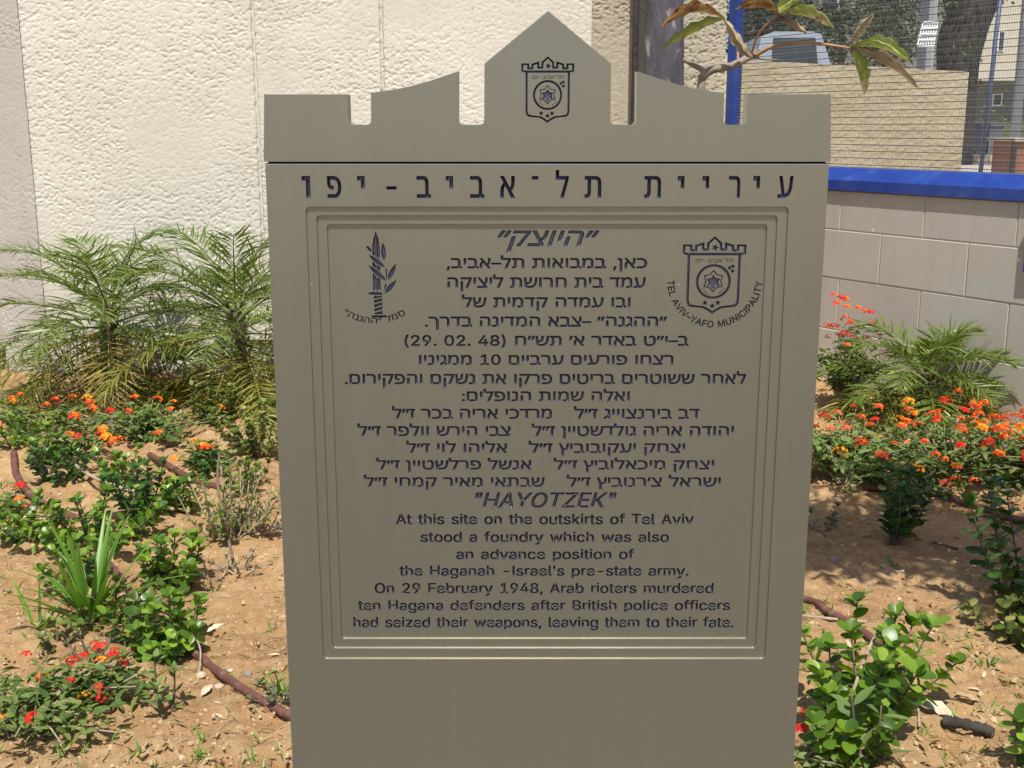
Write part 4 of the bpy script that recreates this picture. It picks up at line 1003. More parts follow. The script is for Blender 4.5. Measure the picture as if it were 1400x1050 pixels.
def strap_plant(px, py, n, L, wd, label, spread=.6, name='strap_leaved_plant', mat='strap', cat='plant', group=None):
    b = G(px, py); p = empty(name, b, label, cat, group); mb = MB()
    for i in range(n):
        a = R.random() * 6.283; e = 1.45 - spread * R.random() ** 1.3 * 1.25
        l = L * R.uniform(.55, 1.1); d = az(a, e); sdv = Vector((-math.sin(a), math.cos(a), 0))
        sdv = (sdv + rv(.25)).normalized()
        o = b + az(a) * R.uniform(0, .018) - Vector((0, 0, .01)); N = 7; V = []; droop = R.uniform(.1, .75) * (1.5 - e + .25)
        for k in range(N + 1):
            t = k / N
            c = o + d * (l * t) + az(a) * (l * droop * .35 * t * t) - UP * (l * droop * .55 * t ** 2.4)
            c.z = max(c.z, float(gh(c.x, c.y)) + .004)
            w = wd * .5 * prof('strap', t) + .0006; f = UP * (w * .35)
            V += [c - sdv * w + f, c, c + sdv * w + f]
        fs = []
        for k in range(N): fs += [(3 * k, 3 * k + 1, 3 * k + 4, 3 * k + 3), (3 * k + 1, 3 * k + 2, 3 * k + 5, 3 * k + 4)]
        mb.add([tuple(v) for v in V], fs)
    mb.build('leaf_blades', M[mat], p, True)
    return p

def palm(px, py, hcrown, nf, Lf, label, tilt=(0, 0), lo=-.55, hi=1.3, leafL=.15):
    b = G(px, py); p = empty('young_palm', b, label, 'palm', 'young feather palms along the walls')
    top = b + Vector((tilt[0], tilt[1], hcrown))
    mb = MB(); N = 14
    pts = [b.lerp(top, k / N) - Vector((0, 0, .02)) for k in range(N + 1)]
    mb.tube(pts, [.034 + .010 * (k % 2) - .012 * k / N for k in range(N + 1)], 10)
    for k in range(26):                       # old leaf bases
        t = R.uniform(.1, 1); a = k * 2.4; q = b.lerp(top, t)
        leaf(mb, q + az(a) * .028, az(a, 1.1), az(a), .07, .03, 'lance', 3, .3, .2)
    mb.build('trunk', M['bark'], p)
    for i in range(nf):
        u = i / (nf - 1); e = hi + (lo - hi) * u ** .62 + R.uniform(-.1, .1); a = i * 2.4 + R.uniform(-.3, .3)
        o = b.lerp(top, 1 - .75 * u * R.uniform(.6, 1)) + az(a) * .02
        L = Lf * R.uniform(.75, 1.08) * (1 - .2 * max(0, (.25 - u) / .25) + .1 * u); droop = R.uniform(.35, .75)
        N = 16; P = [o]; d = az(a, e); ee = e
        for k in range(N):
            ee -= droop * 1.9 * (k / N) * (1.0 / N) * 2.0 + .012
            P.append(P[-1] + az(a + .12 * math.sin(i), ee) * (L / N))
        for k in range(len(P)):
            P[k].z = max(P[k].z, float(gh(P[k].x, P[k].y)) + .02)
        fm = MB(); fm.tube(P, [.0048 * (1 - .8 * k / N) + .0007 for k in range(N + 1)], 4)
        npair = 35; sdv = Vector((-math.sin(a), math.cos(a), 0))
        for k in range(npair):
            t = .16 + .83 * k / npair; ii = min(N - 1, int(t * N)); q = P[ii].lerp(P[ii + 1], t * N - ii); tg = (P[ii + 1] - P[ii]).normalized()
            nr = sdv.cross(tg).normalized()
            if nr.z < 0 and e < 1.2: nr = -nr
            ll = leafL * (math.sin(math.pi * min(1, .12 + t * .86)) ** .6) * R.uniform(.8, 1.1)
            for sg in (1, -1):
                dd = sdv * sg * .85 + tg * (.55 + .35 * t) + nr * R.uniform(.15, .5) + rv(.15)
                leaf(fm, q, dd, nr + rv(.3), ll, .0088, 'lance', 3, .35, R.uniform(-.5, -.05))
        mt = 'frond' if u < .5 else ('frond_olive' if u < .85 and R.random() < .75 else ('frond' if R.random() < .35 else 'frond_dry' if R.random() < .4 else 'frond_olive'))
        fm.build('frond', M[mt], p)
    return p

palm(150, 545, .48, 40, .70, 'left young feather palm before the cream wall, nearest the photo edge', (.03, 0), leafL=.19)
palm(335, 545, .46, 40, .70, 'young feather palm just left of the memorial plate, right of its twin', (-.02, 0), leafL=.19)
palm(1258, 574, .24, 34, .46, 'squat young palm in front of the grey stone wall', (0, 0), -.6, 1.2, leafL=.16)

# lantana
lantana(60, 592, .36, .22, .13, 380, 18, 'lantana at the left photo edge with red and orange heads below the palm', 'oorybo')
lantana(205, 600, .38, .28, .14, 760, 9, 'dense dark green lantana patch with few orange heads below the two palms', 'ooyo')
lantana(35, 995, .27, .22, .14, 520, 11, 'lantana with red heads in the bottom left photo corner', 'rrroy', L=.036, rf=.016)
lantana(132, 970, .13, .13, .12, 190, 10, 'small lantana clump with orange and red heads right of the corner one', 'royro', L=.036, rf=.016)
lantana(275, 640, .15, .12, .10, 170, 5, 'small lantana with orange heads between the yellow-tipped shrub and the twiggy bush', 'ooy')
lantana(110, 625, .2, .12, .10, 200, 8, 'loose lantana right of the curled hose end, under the left palm', 'ooyr')
lantana(10, 700, .10, .10, .09, 80, 3, 'sparse lantana cut by the left photo edge above the strap-leaved plant', 'ropb')
lantana(1152, 556, .18, .13, .44, 900, 22, 'tall lantana with dark red buds between the plate and the squat palm', 'oobroo', L=.036)
lantana(1160, 652, .32, .36, .22, 1250, 22, 'pale-leaved lantana just right of the plate below the palm', 'ooyprp', mat='lantana_light')
lantana(1295, 655, .36, .38, .25, 1250, 52, 'lantana below the squat palm with the thickest orange and red bloom', 'oooory')
lantana(1265, 684, .18, .12, .11, 170, 9, 'low lantana spilling onto the sand in front of the thick-blooming one', 'ooyrp')
lantana(1405, 660, .24, .34, .24, 640, 22, 'lantana at the right photo edge before the stone wall', 'oorro')
lantana(1105, 1030, .13, .10, .08, 130, 4, 'low lantana with red heads at the foot of the plate, bottom right', 'rrr', L=.026, rf=.015, mat='lantana_light')

# glossy round-leaved shrubs
carissa(225, 892, 16, .14, .15, 'round-leaved shrub growing over the long brown hose left of the plate', .036, lean=(0, 0))
carissa(235, 803, 11, .15, .12, 'small round-leaved shrub between the strap-leaved plant and the dry twigs', .036)
carissa(130, 745, 22, .16, .26, 'wide glossy shrub behind the strap-leaved plant, with the pale stick over it', .034)
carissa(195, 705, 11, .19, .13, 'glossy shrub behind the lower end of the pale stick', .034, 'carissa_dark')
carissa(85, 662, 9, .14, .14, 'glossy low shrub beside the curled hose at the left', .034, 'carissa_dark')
carissa(64, 640, 7, .18, .10, 'upright glossy sprigs above the curled hose at the left', .036)
carissa(245, 700, 9, .15, .10, 'bright little glossy shrub left of the dry twiggy bush', .034)
carissa(165, 850, 12, .09, .13, 'low pale glossy shrub at the foot of the strap-leaved plant', .028, 'pale_leaf')
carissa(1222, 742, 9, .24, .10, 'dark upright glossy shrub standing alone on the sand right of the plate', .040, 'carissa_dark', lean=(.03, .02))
carissa(1180, 985, 14, .22, .20, 'big round-leaved shrub in full sun at the lower right', .046, lean=(.01, .02), dens=.021)
carissa(1150, 1030, 7, .11, .12, 'low bright shrub between the big round-leaved one and the plate foot', .040)
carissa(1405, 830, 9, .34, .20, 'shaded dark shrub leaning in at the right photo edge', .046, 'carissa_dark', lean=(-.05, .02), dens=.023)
carissa(1395, 880, 12, .14, .14, 'light green low shrub under the shaded one at the right edge', .036, 'pale_leaf')
carissa(1440, 1050, 7, .14, .12, 'round-leaved shrub cut by the bottom right photo corner', .042)
# other plants
carissa(298, 580, 16, .19, .14, 'yellow-tipped bushy shrub below the palm nearest the plate', .030, 'pale_leaf', dens=.014, name='yellow_tipped_shrub', group=None)
carissa(352, 618, 18, .18, .17, 'variegated pale shrub touching the left side of the plate', .028, 'pale_leaf', dens=.016, name='variegated_shrub', group=None)
carissa(365, 580, 4, .12, .08, 'small green sprigs behind the variegated shrub by the plate', .032, 'carissa', name='green_sprigs', cat='plant', group=None)
carissa(312, 735, 17, .22, .19, 'dry twiggy bush with sparse grey-green leaves left of the plate', .032, 'pale_leaf', dens=.020, name='twiggy_bush', group=None, woody='twig', shape='ovate', w=.5)
carissa(350, 725, 14, .10, .16, 'low grey-green tangle between the twiggy bush and the plate', .020, 'grey_leaf', name='ground_tangle', cat='plant', group=None, shape='lance', w=.4, woody='twig')
carissa(10, 490, 12, .30, .34, 'bright green leafy shrub at the left photo edge below the wall end', .036, 'lantana_light', name='leafy_shrub', group=None, shape='ovate', w=.55)
carissa(180, 545, 8, .12, .16, 'fresh green ground plant between the bases of the two palms', .034, 'carissa', name='green_ground_plant', cat='plant', group=None)
carissa(228, 975, 3, .12, .06, 'thin upright weed with pale leaves on bare sand, lower left', .040, 'lantana_light', name='upright_weed', cat='weed', group=None, shape='ovate', w=.5, dens=.026)
carissa(380, 960, 7, .03, .09, 'flat green weed at the left foot of the plate by the hose', .016, 'grey_leaf', name='flat_weed', cat='weed', group=None)
carissa(80, 880, 4, .05, .07, 'small yellow-green weed left of the strap-leaved plant base', .028, 'pale_leaf', name='yellow_weed', cat='weed', group=None)
carissa(125, 905, 6, .06, .07, 'grey feathery weed above the corner lantana', .022, 'grey_leaf', name='feathery_weed', cat='weed', group=None, shape='lance', w=.22)
carissa(1188, 1045, 2, .17, .05, 'broad toothed weed with long pale leaves at the bottom right', .075, 'lantana_light', name='broadleaf_weed', cat='weed', group=None, shape='lance', w=.38, dens=.05, sub=False)
carissa(1130, 720, 5, .05, .12, 'straggling pale weed on the sand beside the plate, right', .022, 'grey_leaf', name='straggling_weed', cat='weed', group=None, woody='twig')
carissa(290, 800, 4, .06, .09, 'sparse dry weed on the sand below the twiggy bush', .016, 'grey_leaf', name='dry_weed', cat='weed', group=None, shape='lance', w=.25, woody='twig')
carissa(35, 735, 9, .10, .12, 'low glossy shrub at the left edge beside the strap-leaved plant', .034)
carissa(110, 800, 8, .12, .11, 'glossy shrub directly behind the blades of the strap-leaved plant', .034)
carissa(285, 655, 7, .10, .10, 'small glossy shrub under the twiggy bush, at the end of the hose piece', .032, 'carissa_dark')
carissa(335, 670, 9, .12, .12, 'yellowish shrub between the variegated one and the twiggy bush', .028, 'pale_leaf', name='yellowish_shrub', group=None)
carissa(20, 610, 7, .10, .12, 'small glossy shrub in front of the left edge lantana', .032)
carissa(165, 660, 8, .12, .12, 'glossy shrub behind the upper end of the pale stick', .034)
carissa(330, 780, 6, .05, .12, 'flat grey-green creeping weed below the twiggy bush', .018, 'grey_leaf', name='creeping_weed', cat='weed', group=None, woody='twig', shape='lance', w=.4)
strap_plant(125, 850, 44, .34, .018, 'bright green strap-leaved plant over the hose at the left', .62)
strap_plant(148, 560, 9, .46, .03, 'upright sword-leaved plant between the palm bases', .22, name='sword_leaved_plant')
strap_plant(385, 945, 10, .08, .006, 'short grass tuft at the lower left side of the plate', .7, name='grass_tuft', cat='grass')
strap_plant(50, 860, 7, .20, .008, 'thin arching grass left of the strap-leaved plant', .8, name='arching_grass', cat='grass')

# ------------------------------------------------------------------ hoses, sticks, stones, litter
def lying(ctrl, rad, name, mat, label, cat, group=None, lift=.0, n=40, seg=10, child=None):
    pts = [G(x, y, rad * .8 + (ctrl_z[0] if ctrl_z else 0) + lift) for x, y, *ctrl_z in ctrl]
    c = curve_pts(pts, n)
    for q in c: q.z = max(q.z, float(gh(q.x, q.y)) + rad * .55)
    mb = MB(); mb.tube(c, rad, seg)
    o = mb.build(name, M[mat], None, True)
    return tag(o, label, cat, group)
hg = 'irrigation hoses in the bed'
lying([(150, 775), (185, 820), (215, 848), (255, 888), (320, 938), (400, 985), (520, 1045), (700, 1020), (900, 900), (1030, 830), (1098, 823), (1130, 838), (1180, 868), (1230, 905)], .0102, 'irrigation_hose', 'hose', 'long brown hose running under the strap-leaved plant and behind the plate', 'hose', hg, n=110)
lying([(20, 632, .03), (22, 650), (32, 668), (55, 690), (110, 715)], .013, 'irrigation_hose', 'hose', 'short curled brown hose end at the far left', 'hose', hg)
lying([(205, 625), (240, 645), (262, 658), (300, 672)], .012, 'irrigation_hose', 'hose', 'brown hose piece showing above the dry twiggy bush', 'hose', hg)
lying([(1180, 668), (1290, 688, .01), (1340, 700), (1388, 714), (1460, 730)], .013, 'irrigation_hose', 'hose', 'brown hose emerging from the thick-blooming lantana at the right', 'hose', hg)
lying([(105, 655, .05), (130, 672, .05), (180, 690, .045), (238, 710, .03)], .006, 'fallen_stick', 'twig', 'pale straight stick lying across the glossy shrubs at the left', 'stick')
lying([(318, 765), (308, 730, .05), (300, 705, .11), (303, 672, .14)], .005, 'dead_stem', 'bark', 'leafless pale stem leaning up out of the twiggy bush', 'stick')
lying([(1085, 842), (1120, 846), (1185, 852)], .004, 'fallen_stick', 'twig', 'thin dry stick on the sand right beside the plate', 'stick')
lying([(1273, 742), (1310, 752)], .004, 'fallen_stick', 'bark', 'little brown stick on bare sand below the hose at the right', 'stick')
lying([(1205, 778), (1235, 786)], .005, 'fallen_stick', 'twig', 'pale short stick on the shaded sand under the dark upright shrub', 'stick')
lying([(248, 884, .02), (262, 887, .04), (275, 905, .03), (270, 935)], .0022, 'loop_of_twine', 'twig', 'tan stiff wire loop bent over the long hose', 'wire')
lying([(1255, 975), (1256, 1000, .01)], .003, 'fallen_stick', 'twig', 'pale thin twig resting against the black bark stick', 'stick')
lying([(1145, 1030, .04), (1185, 955, .13), (1220, 930, .16)], .004, 'bare_branch', 'twig', 'pinkish bare branch running through the big round-leaved shrub', 'branch')
# charred stick with a pale end
b0, b1 = G(1288, 993, .014), G(1358, 1010, .014)
cs = empty('charred_stick', b0.lerp(b1, .5), 'black knobbly charred stick on the sand, bottom right', 'stick')
mb = MB(); c = curve_pts([b0, b0.lerp(b1, .5) + Vector((0, 0, .004)), b1], 16)
mb.tube(c, [.0125 + .0022 * math.sin(k * 1.9) for k in range(17)], 10, False); mb.build('bark', M['dark_bark'], cs, True)
for e, dv in ((b0, b1 - b0), (b1, b0 - b1)):
    mb = MB(); dn = dv.normalized(); mb.tube([e + dn * .003, e + dn * .005], .0115, 10); mb.build('cut_end', M['twig'], cs)

M['shell'] = noisy('pale_chip', [(.46, .38, .26), (.60, .53, .40)], 40, .8)
M['rock'] = noisy('sandstone_pebble', [(.42, .32, .20), (.58, .47, .33)], 60, .9, bs=.4, bscale=140)
M['rock_grey'] = noisy('grey_pebble', [(.20, .18, .17), (.34, .31, .29)], 60, .9)
M['litter'] = leafmat('dry_litter', [(.16, .09, .045), (.30, .20, .11), (.44, .34, .21), (.58, .50, .36)], .8, .1, .2)
def stone_geo(mb, c, r, sq=(1, 1, .6)):
    bm = bmesh.new(); bmesh.ops.create_icosphere(bm, subdivisions=2, radius=1)
    ph = R.random() * 50
    for v in bm.verts:
        k = 1 + .35 * float(vnoise(v.co.x * 1.4 + ph, v.co.y * 1.4 + v.co.z * 2.3, 5))
        v.co = Vector((v.co.x * sq[0], v.co.y * sq[1], v.co.z * sq[2])) * r * k
    a = R.random() * 6.28; Rm = Matrix.Rotation(a, 3, 'Z')
    mb.add([tuple(Rm @ v.co + Vector(c)) for v in bm.verts], [tuple(v.index for v in f.verts) for f in bm.faces]); bm.free()
for px, py, r, mt, lab in ((53, 898, .016, 'rock', 'largest tan stone on the sand at the lower left'), (275, 925, .013, 'rock', 'flat tan stone beside the wire loop on the hose'), (339, 922, .010, 'rock_grey', 'small grey stone between hose and plate'),
                           (315, 918, .008, 'shell', 'tiny white stone above the hose, left of the grey one'), (250, 800, .018, 'rock', 'pale stone by the small round-leaved shrub'), (1215, 915, .02, 'rock', 'tan stone hidden behind the big round-leaved shrub'),
                           (1365, 945, .009, 'rock_grey', 'grey stone on the sand above the black stick'), (1140, 768, .016, 'rock_grey', 'grey stone in the shade near the plate'), (60, 955, .022, 'rock_grey', 'grey stone behind the corner lantana'), (300, 940, .012, 'rock', 'angular tan stone below the hose near the upright weed')):
    mb = MB(); stone_geo(mb, G(px, py, r * .25), r); tag(mb.build('loose_stone', M[mt], None, True), lab, 'stone', 'loose stones on the sand')
for px, py, L, mt, a, lab in ((283, 868, .05, 'shell', .6, 'curled whitish dry leaf beside the shrub on the hose'), (252, 790, .06, 'shell', .1, 'pale dry leaf near the small round-leaved shrub'), (1305, 985, .10, 'shell', 2.7, 'long tan dry leaf lying by the black stick'),
                              (1340, 965, .06, 'litter', 2.8, 'curled brown dry leaf above the black stick'), (275, 955, .04, 'shell', 1.2, 'small crumpled pale leaf below the tan flat stone'), (260, 800, .07, 'litter', -.6, 'brown dry leaf leaning on the pale stone'), (1330, 1000, .05, 'litter', .4, 'small brown leaf right under the long tan dry one')):
    mb = MB(); leaf(mb, G(px, py, .008), az(a, .1), UP + rv(.2), L, L * .42, 'lance', 6, .6, .15, .2); tag(mb.build('dry_leaf', M[mt], None, True), lab, 'leaf', 'dry leaves on the sand')
def scatter(n, f, keep=None):
    for _ in range(n):
        py = 540 + 560 * R.random() ** .75; px = R.uniform(-60, 1460)
        if 420 < px < 1070 and R.random() < .6: continue
        f(G(px, py))
mb = MB()
def peb(p):
    r = R.choice([.002, .0025, .003, .004, .006]) * R.uniform(.7, 1.3)
    v = []; a0 = R.random() * 6
    for k in range(5): v.append((p.x + r * R.uniform(.7, 1.3) * math.cos(a0 + k * 1.257), p.y + r * R.uniform(.7, 1.3) * math.sin(a0 + k * 1.257), p.z - .001))
    t = [(p.x + (x - p.x) * .55, p.y + (y - p.y) * .55, p.z + r * R.uniform(.5, .9)) for x, y, z in v]
    mb.add(v + t, [(k, (k + 1) % 5, 5 + (k + 1) % 5, 5 + k) for k in range(5)] + [(5, 6, 7, 8, 9)])
scatter(7500, peb)
M['peb'] = leafmat('mixed_gravel', [(.26, .16, .085), (.42, .29, .16), (.52, .40, .26), (.56, .45, .31)], .9, 0.02, .2, [0, .45, .85, 1])
tag(mb.build('gravel', M['peb']), kind='stuff')
mb = MB()
def lit(p):
    L = R.uniform(.008, .034)
    if R.random() < .45: leaf(mb, p + Vector((0, 0, .004)), az(R.random() * 6.28, R.uniform(-.1, .35)), UP + rv(.4), L, L * R.uniform(.25, .5), 'lance', 3, R.uniform(0, .9), R.uniform(-.2, .3))
    else:
        a = R.random() * 6.28; d = az(a, R.uniform(0, .15)) * L * 1.3; mb.tube([p + Vector((0, 0, .002)), p + d * .5 + rv(.002) + Vector((0, 0, .003)), p + d + Vector((0, 0, .002))], R.uniform(.0006, .0014), 4)
scatter(2700, lit)
tag(mb.build('leaf_litter', M['litter']), kind='stuff')
mb = MB()
def blade(p):
    for _ in range(R.randint(3, 8)):
        a = R.random() * 6.28; leaf(mb, p + Vector((R.gauss(0, .008), R.gauss(0, .008), 0)), az(a, R.uniform(.2, 1.3)), UP + rv(.3), R.uniform(.012, .045), R.uniform(.0015, .006), 'lance', 3, .3, -.2)
scatter(330, blade)
tag(mb.build('ground_cover', M['strap']), kind='stuff')

#@@TREE
# ------------------------------------------------------------------ tree, stake and the dry-leaved sapling behind the plate
YT = 5.85
tb_ = onplane(911, 60, YT); tx = float(tb_[0])
tree = empty('grey_barked_tree', (tx, YT, 0), 'smooth blue-grey tree trunk rising behind the right half of the plate', 'tree')
def trunk_mat():
    m, nt, b = newmat('shade_toned_bark')
    c = ramp(nt, noise(nt, 9, 5, .65, stretch=(1, 1, .22)), [(.035, .035, .05), (.075, .072, .09), (.15, .145, .165)], [.3, .5, .7])  # shade on the trunk put into dark bluish bark tones
    c = mixc(nt, ramp(nt, noise(nt, 14, 5, .6, stretch=(1, 1, .5)), [(0, 0, 0), (1, 1, 1)], [.58, .72]), c, (.42, .39, .37))  # pale patches painted in as its highlights
    nt.links.new(c, b.inputs['Base Color']); b.inputs['Roughness'].default_value = .65
    bump(nt, b, noise(nt, 26, 5, .65, stretch=(1, 1, .35)), .8, .012)
    return m
M['trunk'] = trunk_mat()
mb = MB(); N = 30; pts = []; rad = []
for k in range(N + 1):
    z = -.05 + 6.4 * k / N
    pts.append(Vector((tx + .015 * math.sin(z * 2.3), YT + .02 * math.sin(z * 1.7), z))); rad.append(.100 + .05 * math.exp(-z * 5) + .003 * math.sin(z * 9) - .003 * z)
mb.tube(pts, rad, 20); mb.build('trunk', M['trunk'], tree, True)
mb = MB(); lv = MB(); top = pts[-1]
for i in range(9):
    a = i * 2.4; q = top + az(a, R.uniform(.35, 1.0)) * R.uniform(.5, 1.0); q.z += .25
    c = curve_pts([top - Vector((0, 0, .15)), top.lerp(q, .5) + rv(.06) + Vector((0, 0, .06)), q], 8); mb.tube(c, [.045 * (1 - .09 * k) for k in range(9)], 7)
    for j in range(170):
        p_ = q + Vector((R.gauss(0, .24), R.gauss(0, .24), R.gauss(0, .15)))
        leaf(lv, p_, az(R.random() * 6.28, R.uniform(-.9, .3)), UP + rv(.5), R.uniform(.06, .10), R.uniform(.022, .036), 'lance', 3, .2, -.2)
mb.build('limbs', M['trunk'], tree, True); lv.build('crown', M['tree_leaf'], tree)
sx = float(onplane(868, 60, 5.98)[0])
mb = MB(); mb.tube([(sx + .002, 5.98, -.05), (sx, 5.98, .8), (sx + .004, 5.98, 1.5), (sx - .004, 5.98, 3.4)], .0165, 8); tag(mb.build('tree_stake', M['dark_bark'], None, True), 'thin dark stake standing just left of the grey tree trunk', 'stake')

YB = 1.72
def B(px, py, dy=0.0): return Vector(onplane(px, py, YB + dy))
sap = empty('dry_leaved_sapling', (float(B(957, 150)[0]), YB, 0), 'bare-branched sapling with curling dry leaves rising over the top right of the plate', 'sapling')
M['sap_bark'] = noisy('grey_brown_twig', [(.20, .15, .11), (.34, .27, .20)], 60, .85, bs=.3, bd=.002)
M['petiole'] = noisy('orange_brown_petiole', [(.34, .18, .09), (.46, .27, .13)], 30, .7)
def dryleaf_mat(name, cols, pos):
    m, nt, b = newmat(name)
    c = ramp(nt, noise(nt, 26, 5, .65, dist=.6), cols, pos)
    nt.links.new(c, b.inputs['Base Color']); b.inputs['Roughness'].default_value = .5
    t = nt.nodes.new('ShaderNodeBsdfTranslucent'); nt.links.new(c, t.inputs[0])
    mx = nt.nodes.new('ShaderNodeMixShader'); mx.inputs[0].default_value = .3
    nt.links.new(b.outputs[0], mx.inputs[1]); nt.links.new(t.outputs[0], mx.inputs[2]); nt.links.new(mx.outputs[0], nt.nodes['Material Output'].inputs[0])
    return m
M['dl_green'] = dryleaf_mat('half_dry_leaf', [(.10, .04, .02), (.60, .54, .29), (.40, .45, .12), (.33, .40, .09), (.66, .59, .36)], [.28, .38, .45, .58, .70])
M['dl_brown'] = dryleaf_mat('brown_dry_leaf', [(.09, .035, .016), (.27, .12, .04), (.46, .30, .11), (.36, .36, .11)], [.3, .45, .58, .72])
M['dl_tan'] = dryleaf_mat('tan_dry_leaf', [(.10, .05, .03), (.42, .33, .20), (.56, .48, .33), (.34, .33, .14)], [.28, .42, .6, .74])
mb = MB()
b0 = B(957, 135)
mb.tube(curve_pts([Vector((b0.x + .03, YB + .03, -.02)), Vector((b0.x + .02, YB + .02, .5)), Vector((b0.x - .004, YB, b0.z - .12)), b0, B(960, 105)], 20), [.011 - .0003 * k for k in range(21)], 8)
mb.tube(curve_pts([B(958, 110), B(962, 98), B(950, 90), B(934, 81)], 8), [.0055, .0055, .0048, .0044, .004, .0038, .0036, .0034, .0036], 7)
mb.tube(curve_pts([B(958, 108), B(972, 96), B(1000, 90), B(1028, 76, .02), B(1036, 70, .02)], 12), [.0065 - .0002 * k for k in range(13)], 8)
mb.tube([B(1028, 78, .02), B(1045, 81, .02), B(1064, 82, .03)], .0016, 5)
mb.build('branches', M['sap_bark'], sap, True)
mb = MB()
mb.tube(curve_pts([B(1030, 78, .02), B(1056, 64, .0), B(1096, 58, -.03), B(1130, 61, -.05), B(1164, 66, -.06)], 16), [.0032 - .0001 * k for k in range(17)], 6)
mb.tube(curve_pts([B(1026, 78, .02), B(1036, 48, .0), B(1052, 30, -.02), B(1064, 15, -.03)], 10), .0017, 5)
mb.tube(curve_pts([B(1009, 86, .0), B(1007, 60, .02), B(990, 26, -.03)], 10), .0018, 5)
mb.build('petioles', M['petiole'], sap, True)
def curled(p0, p1, wd, sag, fold, roll, mat, face=(0, -1, .45)):
    """a leaflet from its stalk to its tip: folded along the midrib, edges rolled and ragged"""
    mb = MB(); N = 12; K = 6; d = (p1 - p0); L = d.length; d.normalize(); up = Vector(face); up = (up - d * up.dot(d)).normalized(); sdv = d.cross(up); V = []; ph = R.random() * 9
    for i in range(N + 1):
        t = i / N; c = p0 + d * (L * t) + Vector((0, 0, 1)) * (sag * L * math.sin(math.pi * t)) - Vector((0, 0, 1)) * (.10 * L * t * t) + Vector((0, 0, 1)) * .10 * L * t
        w = wd * .5 * (math.sin(math.pi * min(1, t * .96 + .03)) ** .75) * (1 + .18 * math.sin(i * 2.1 + ph)); tw = roll * (t - .35)
        u2 = up * math.cos(tw) + sdv * math.sin(tw); s2 = sdv * math.cos(tw) - up * math.sin(tw)
        for k in range(K + 1):
            q = (k / K - .5) * 2; ang = fold * abs(q) + .35 * fold * q * q
            V.append(c + s2 * (w * math.copysign(math.sin(min(abs(q) * 1.35, 1.5)) * math.cos(ang * .8), q)) + u2 * (w * abs(q) * math.sin(ang)) + rv(.0006))
    fs = [(i * (K + 1) + k, i * (K + 1) + k + 1, (i + 1) * (K + 1) + k + 1, (i + 1) * (K + 1) + k) for i in range(N) for k in range(K)]
    mb.add([tuple(v) for v in V], fs); return mb.build('dry_leaf', M[mat], sap, True)
n1, n2, n3 = B(990, 26, -.03), B(1064, 16, -.03), B(1165, 66, -.06)
curled(n1, B(905, 37, -.07), .027, .12, .9, .5, 'dl_brown', (.1, -.5, 1))
curled(n1, B(902, 68, -.05), .024, .02, 1.1, -.4, 'dl_green', (-.5, -.9, .4))
curled(n1 + Vector((.001, 0, -.002)), B(1028, 78, -.02), .028, -.05, 1.2, .6, 'dl_tan', (-.4, -1, -.2))
curled(n2, B(1006, 13, -.05), .026, .06, 1.0, .5, 'dl_brown', (.1, -.7, .8))
curled(n2, B(1100, -4, -.05), .030, .04, .7, -.3, 'dl_green', (.2, -.8, .6))
curled(n2 + Vector((.001, 0, -.004)), B(1140, 38, -.06), .026, .08, 1.0, .7, 'dl_green', (.1, -.6, .8))
curled(n2 + Vector((0, 0, -.006)), B(1104, 46, -.01), .020, .0, 1.4, .5, 'dl_tan', (.3, -1, -.2))
curled(n3, B(1195, 17, -.08), .022, .0, 1.2, .7, 'dl_tan', (-.6, -.8, .3))
curled(n3, B(1245, 86, -.09), .027, .12, .8, .5, 'dl_green', (.1, -.7, .9))
curled(n3, B(1254, 120, -.06), .026, .05, 1.2, .4, 'dl_tan', (.3, -.8, .5))
curled(n3, B(1181, 130, -.05), .029, .0, .8, -.5, 'dl_green', (.8, -.9, .1))

# overhanging tree just right of the frame: its low bough shades the sand beside the plate
sh = empty('bough_tree', (2.15, 1.55, 0), 'leafy tree beyond the right photo edge whose bough shades the sand', 'tree')
mb = MB(); lv = MB()
mb.tube(curve_pts([(2.15, 1.55, -.05), (2.12, 1.55, 1.2), (2.0, 1.6, 2.1), (1.7, 1.7, 2.5)], 14), [.08 - .003 * k for k in range(15)], 10)
mb.build('trunk', M['bark'], sh, True)
for i in range(26):
    c = Vector((R.uniform(.55, 1.9), R.uniform(1.75, 2.55), R.uniform(2.15, 2.75)))
    if c.x < 1.1: c.y = R.uniform(2.1, 2.5)
    b2 = MB(); b2.tube(curve_pts([(1.85, 1.65, 2.35), Vector((1.85, 1.65, 2.35)).lerp(c, .5) + rv(.05), c], 6), [.02, .018, .015, .012, .009, .006, .004], 6)
    lv.add(np.concatenate(b2.v), b2.f)
    for j in range(210):
        p_ = c + Vector((R.gauss(0, .13), R.gauss(0, .10), R.gauss(0, .09)))
        leaf(lv, p_, az(R.random() * 6.28, R.uniform(-.7, .4)), UP + rv(.5), R.uniform(.045, .08), R.uniform(.025, .04), 'ovate', 3, .2, -.2)
lv.build('crown', M['tree_leaf'], sh)

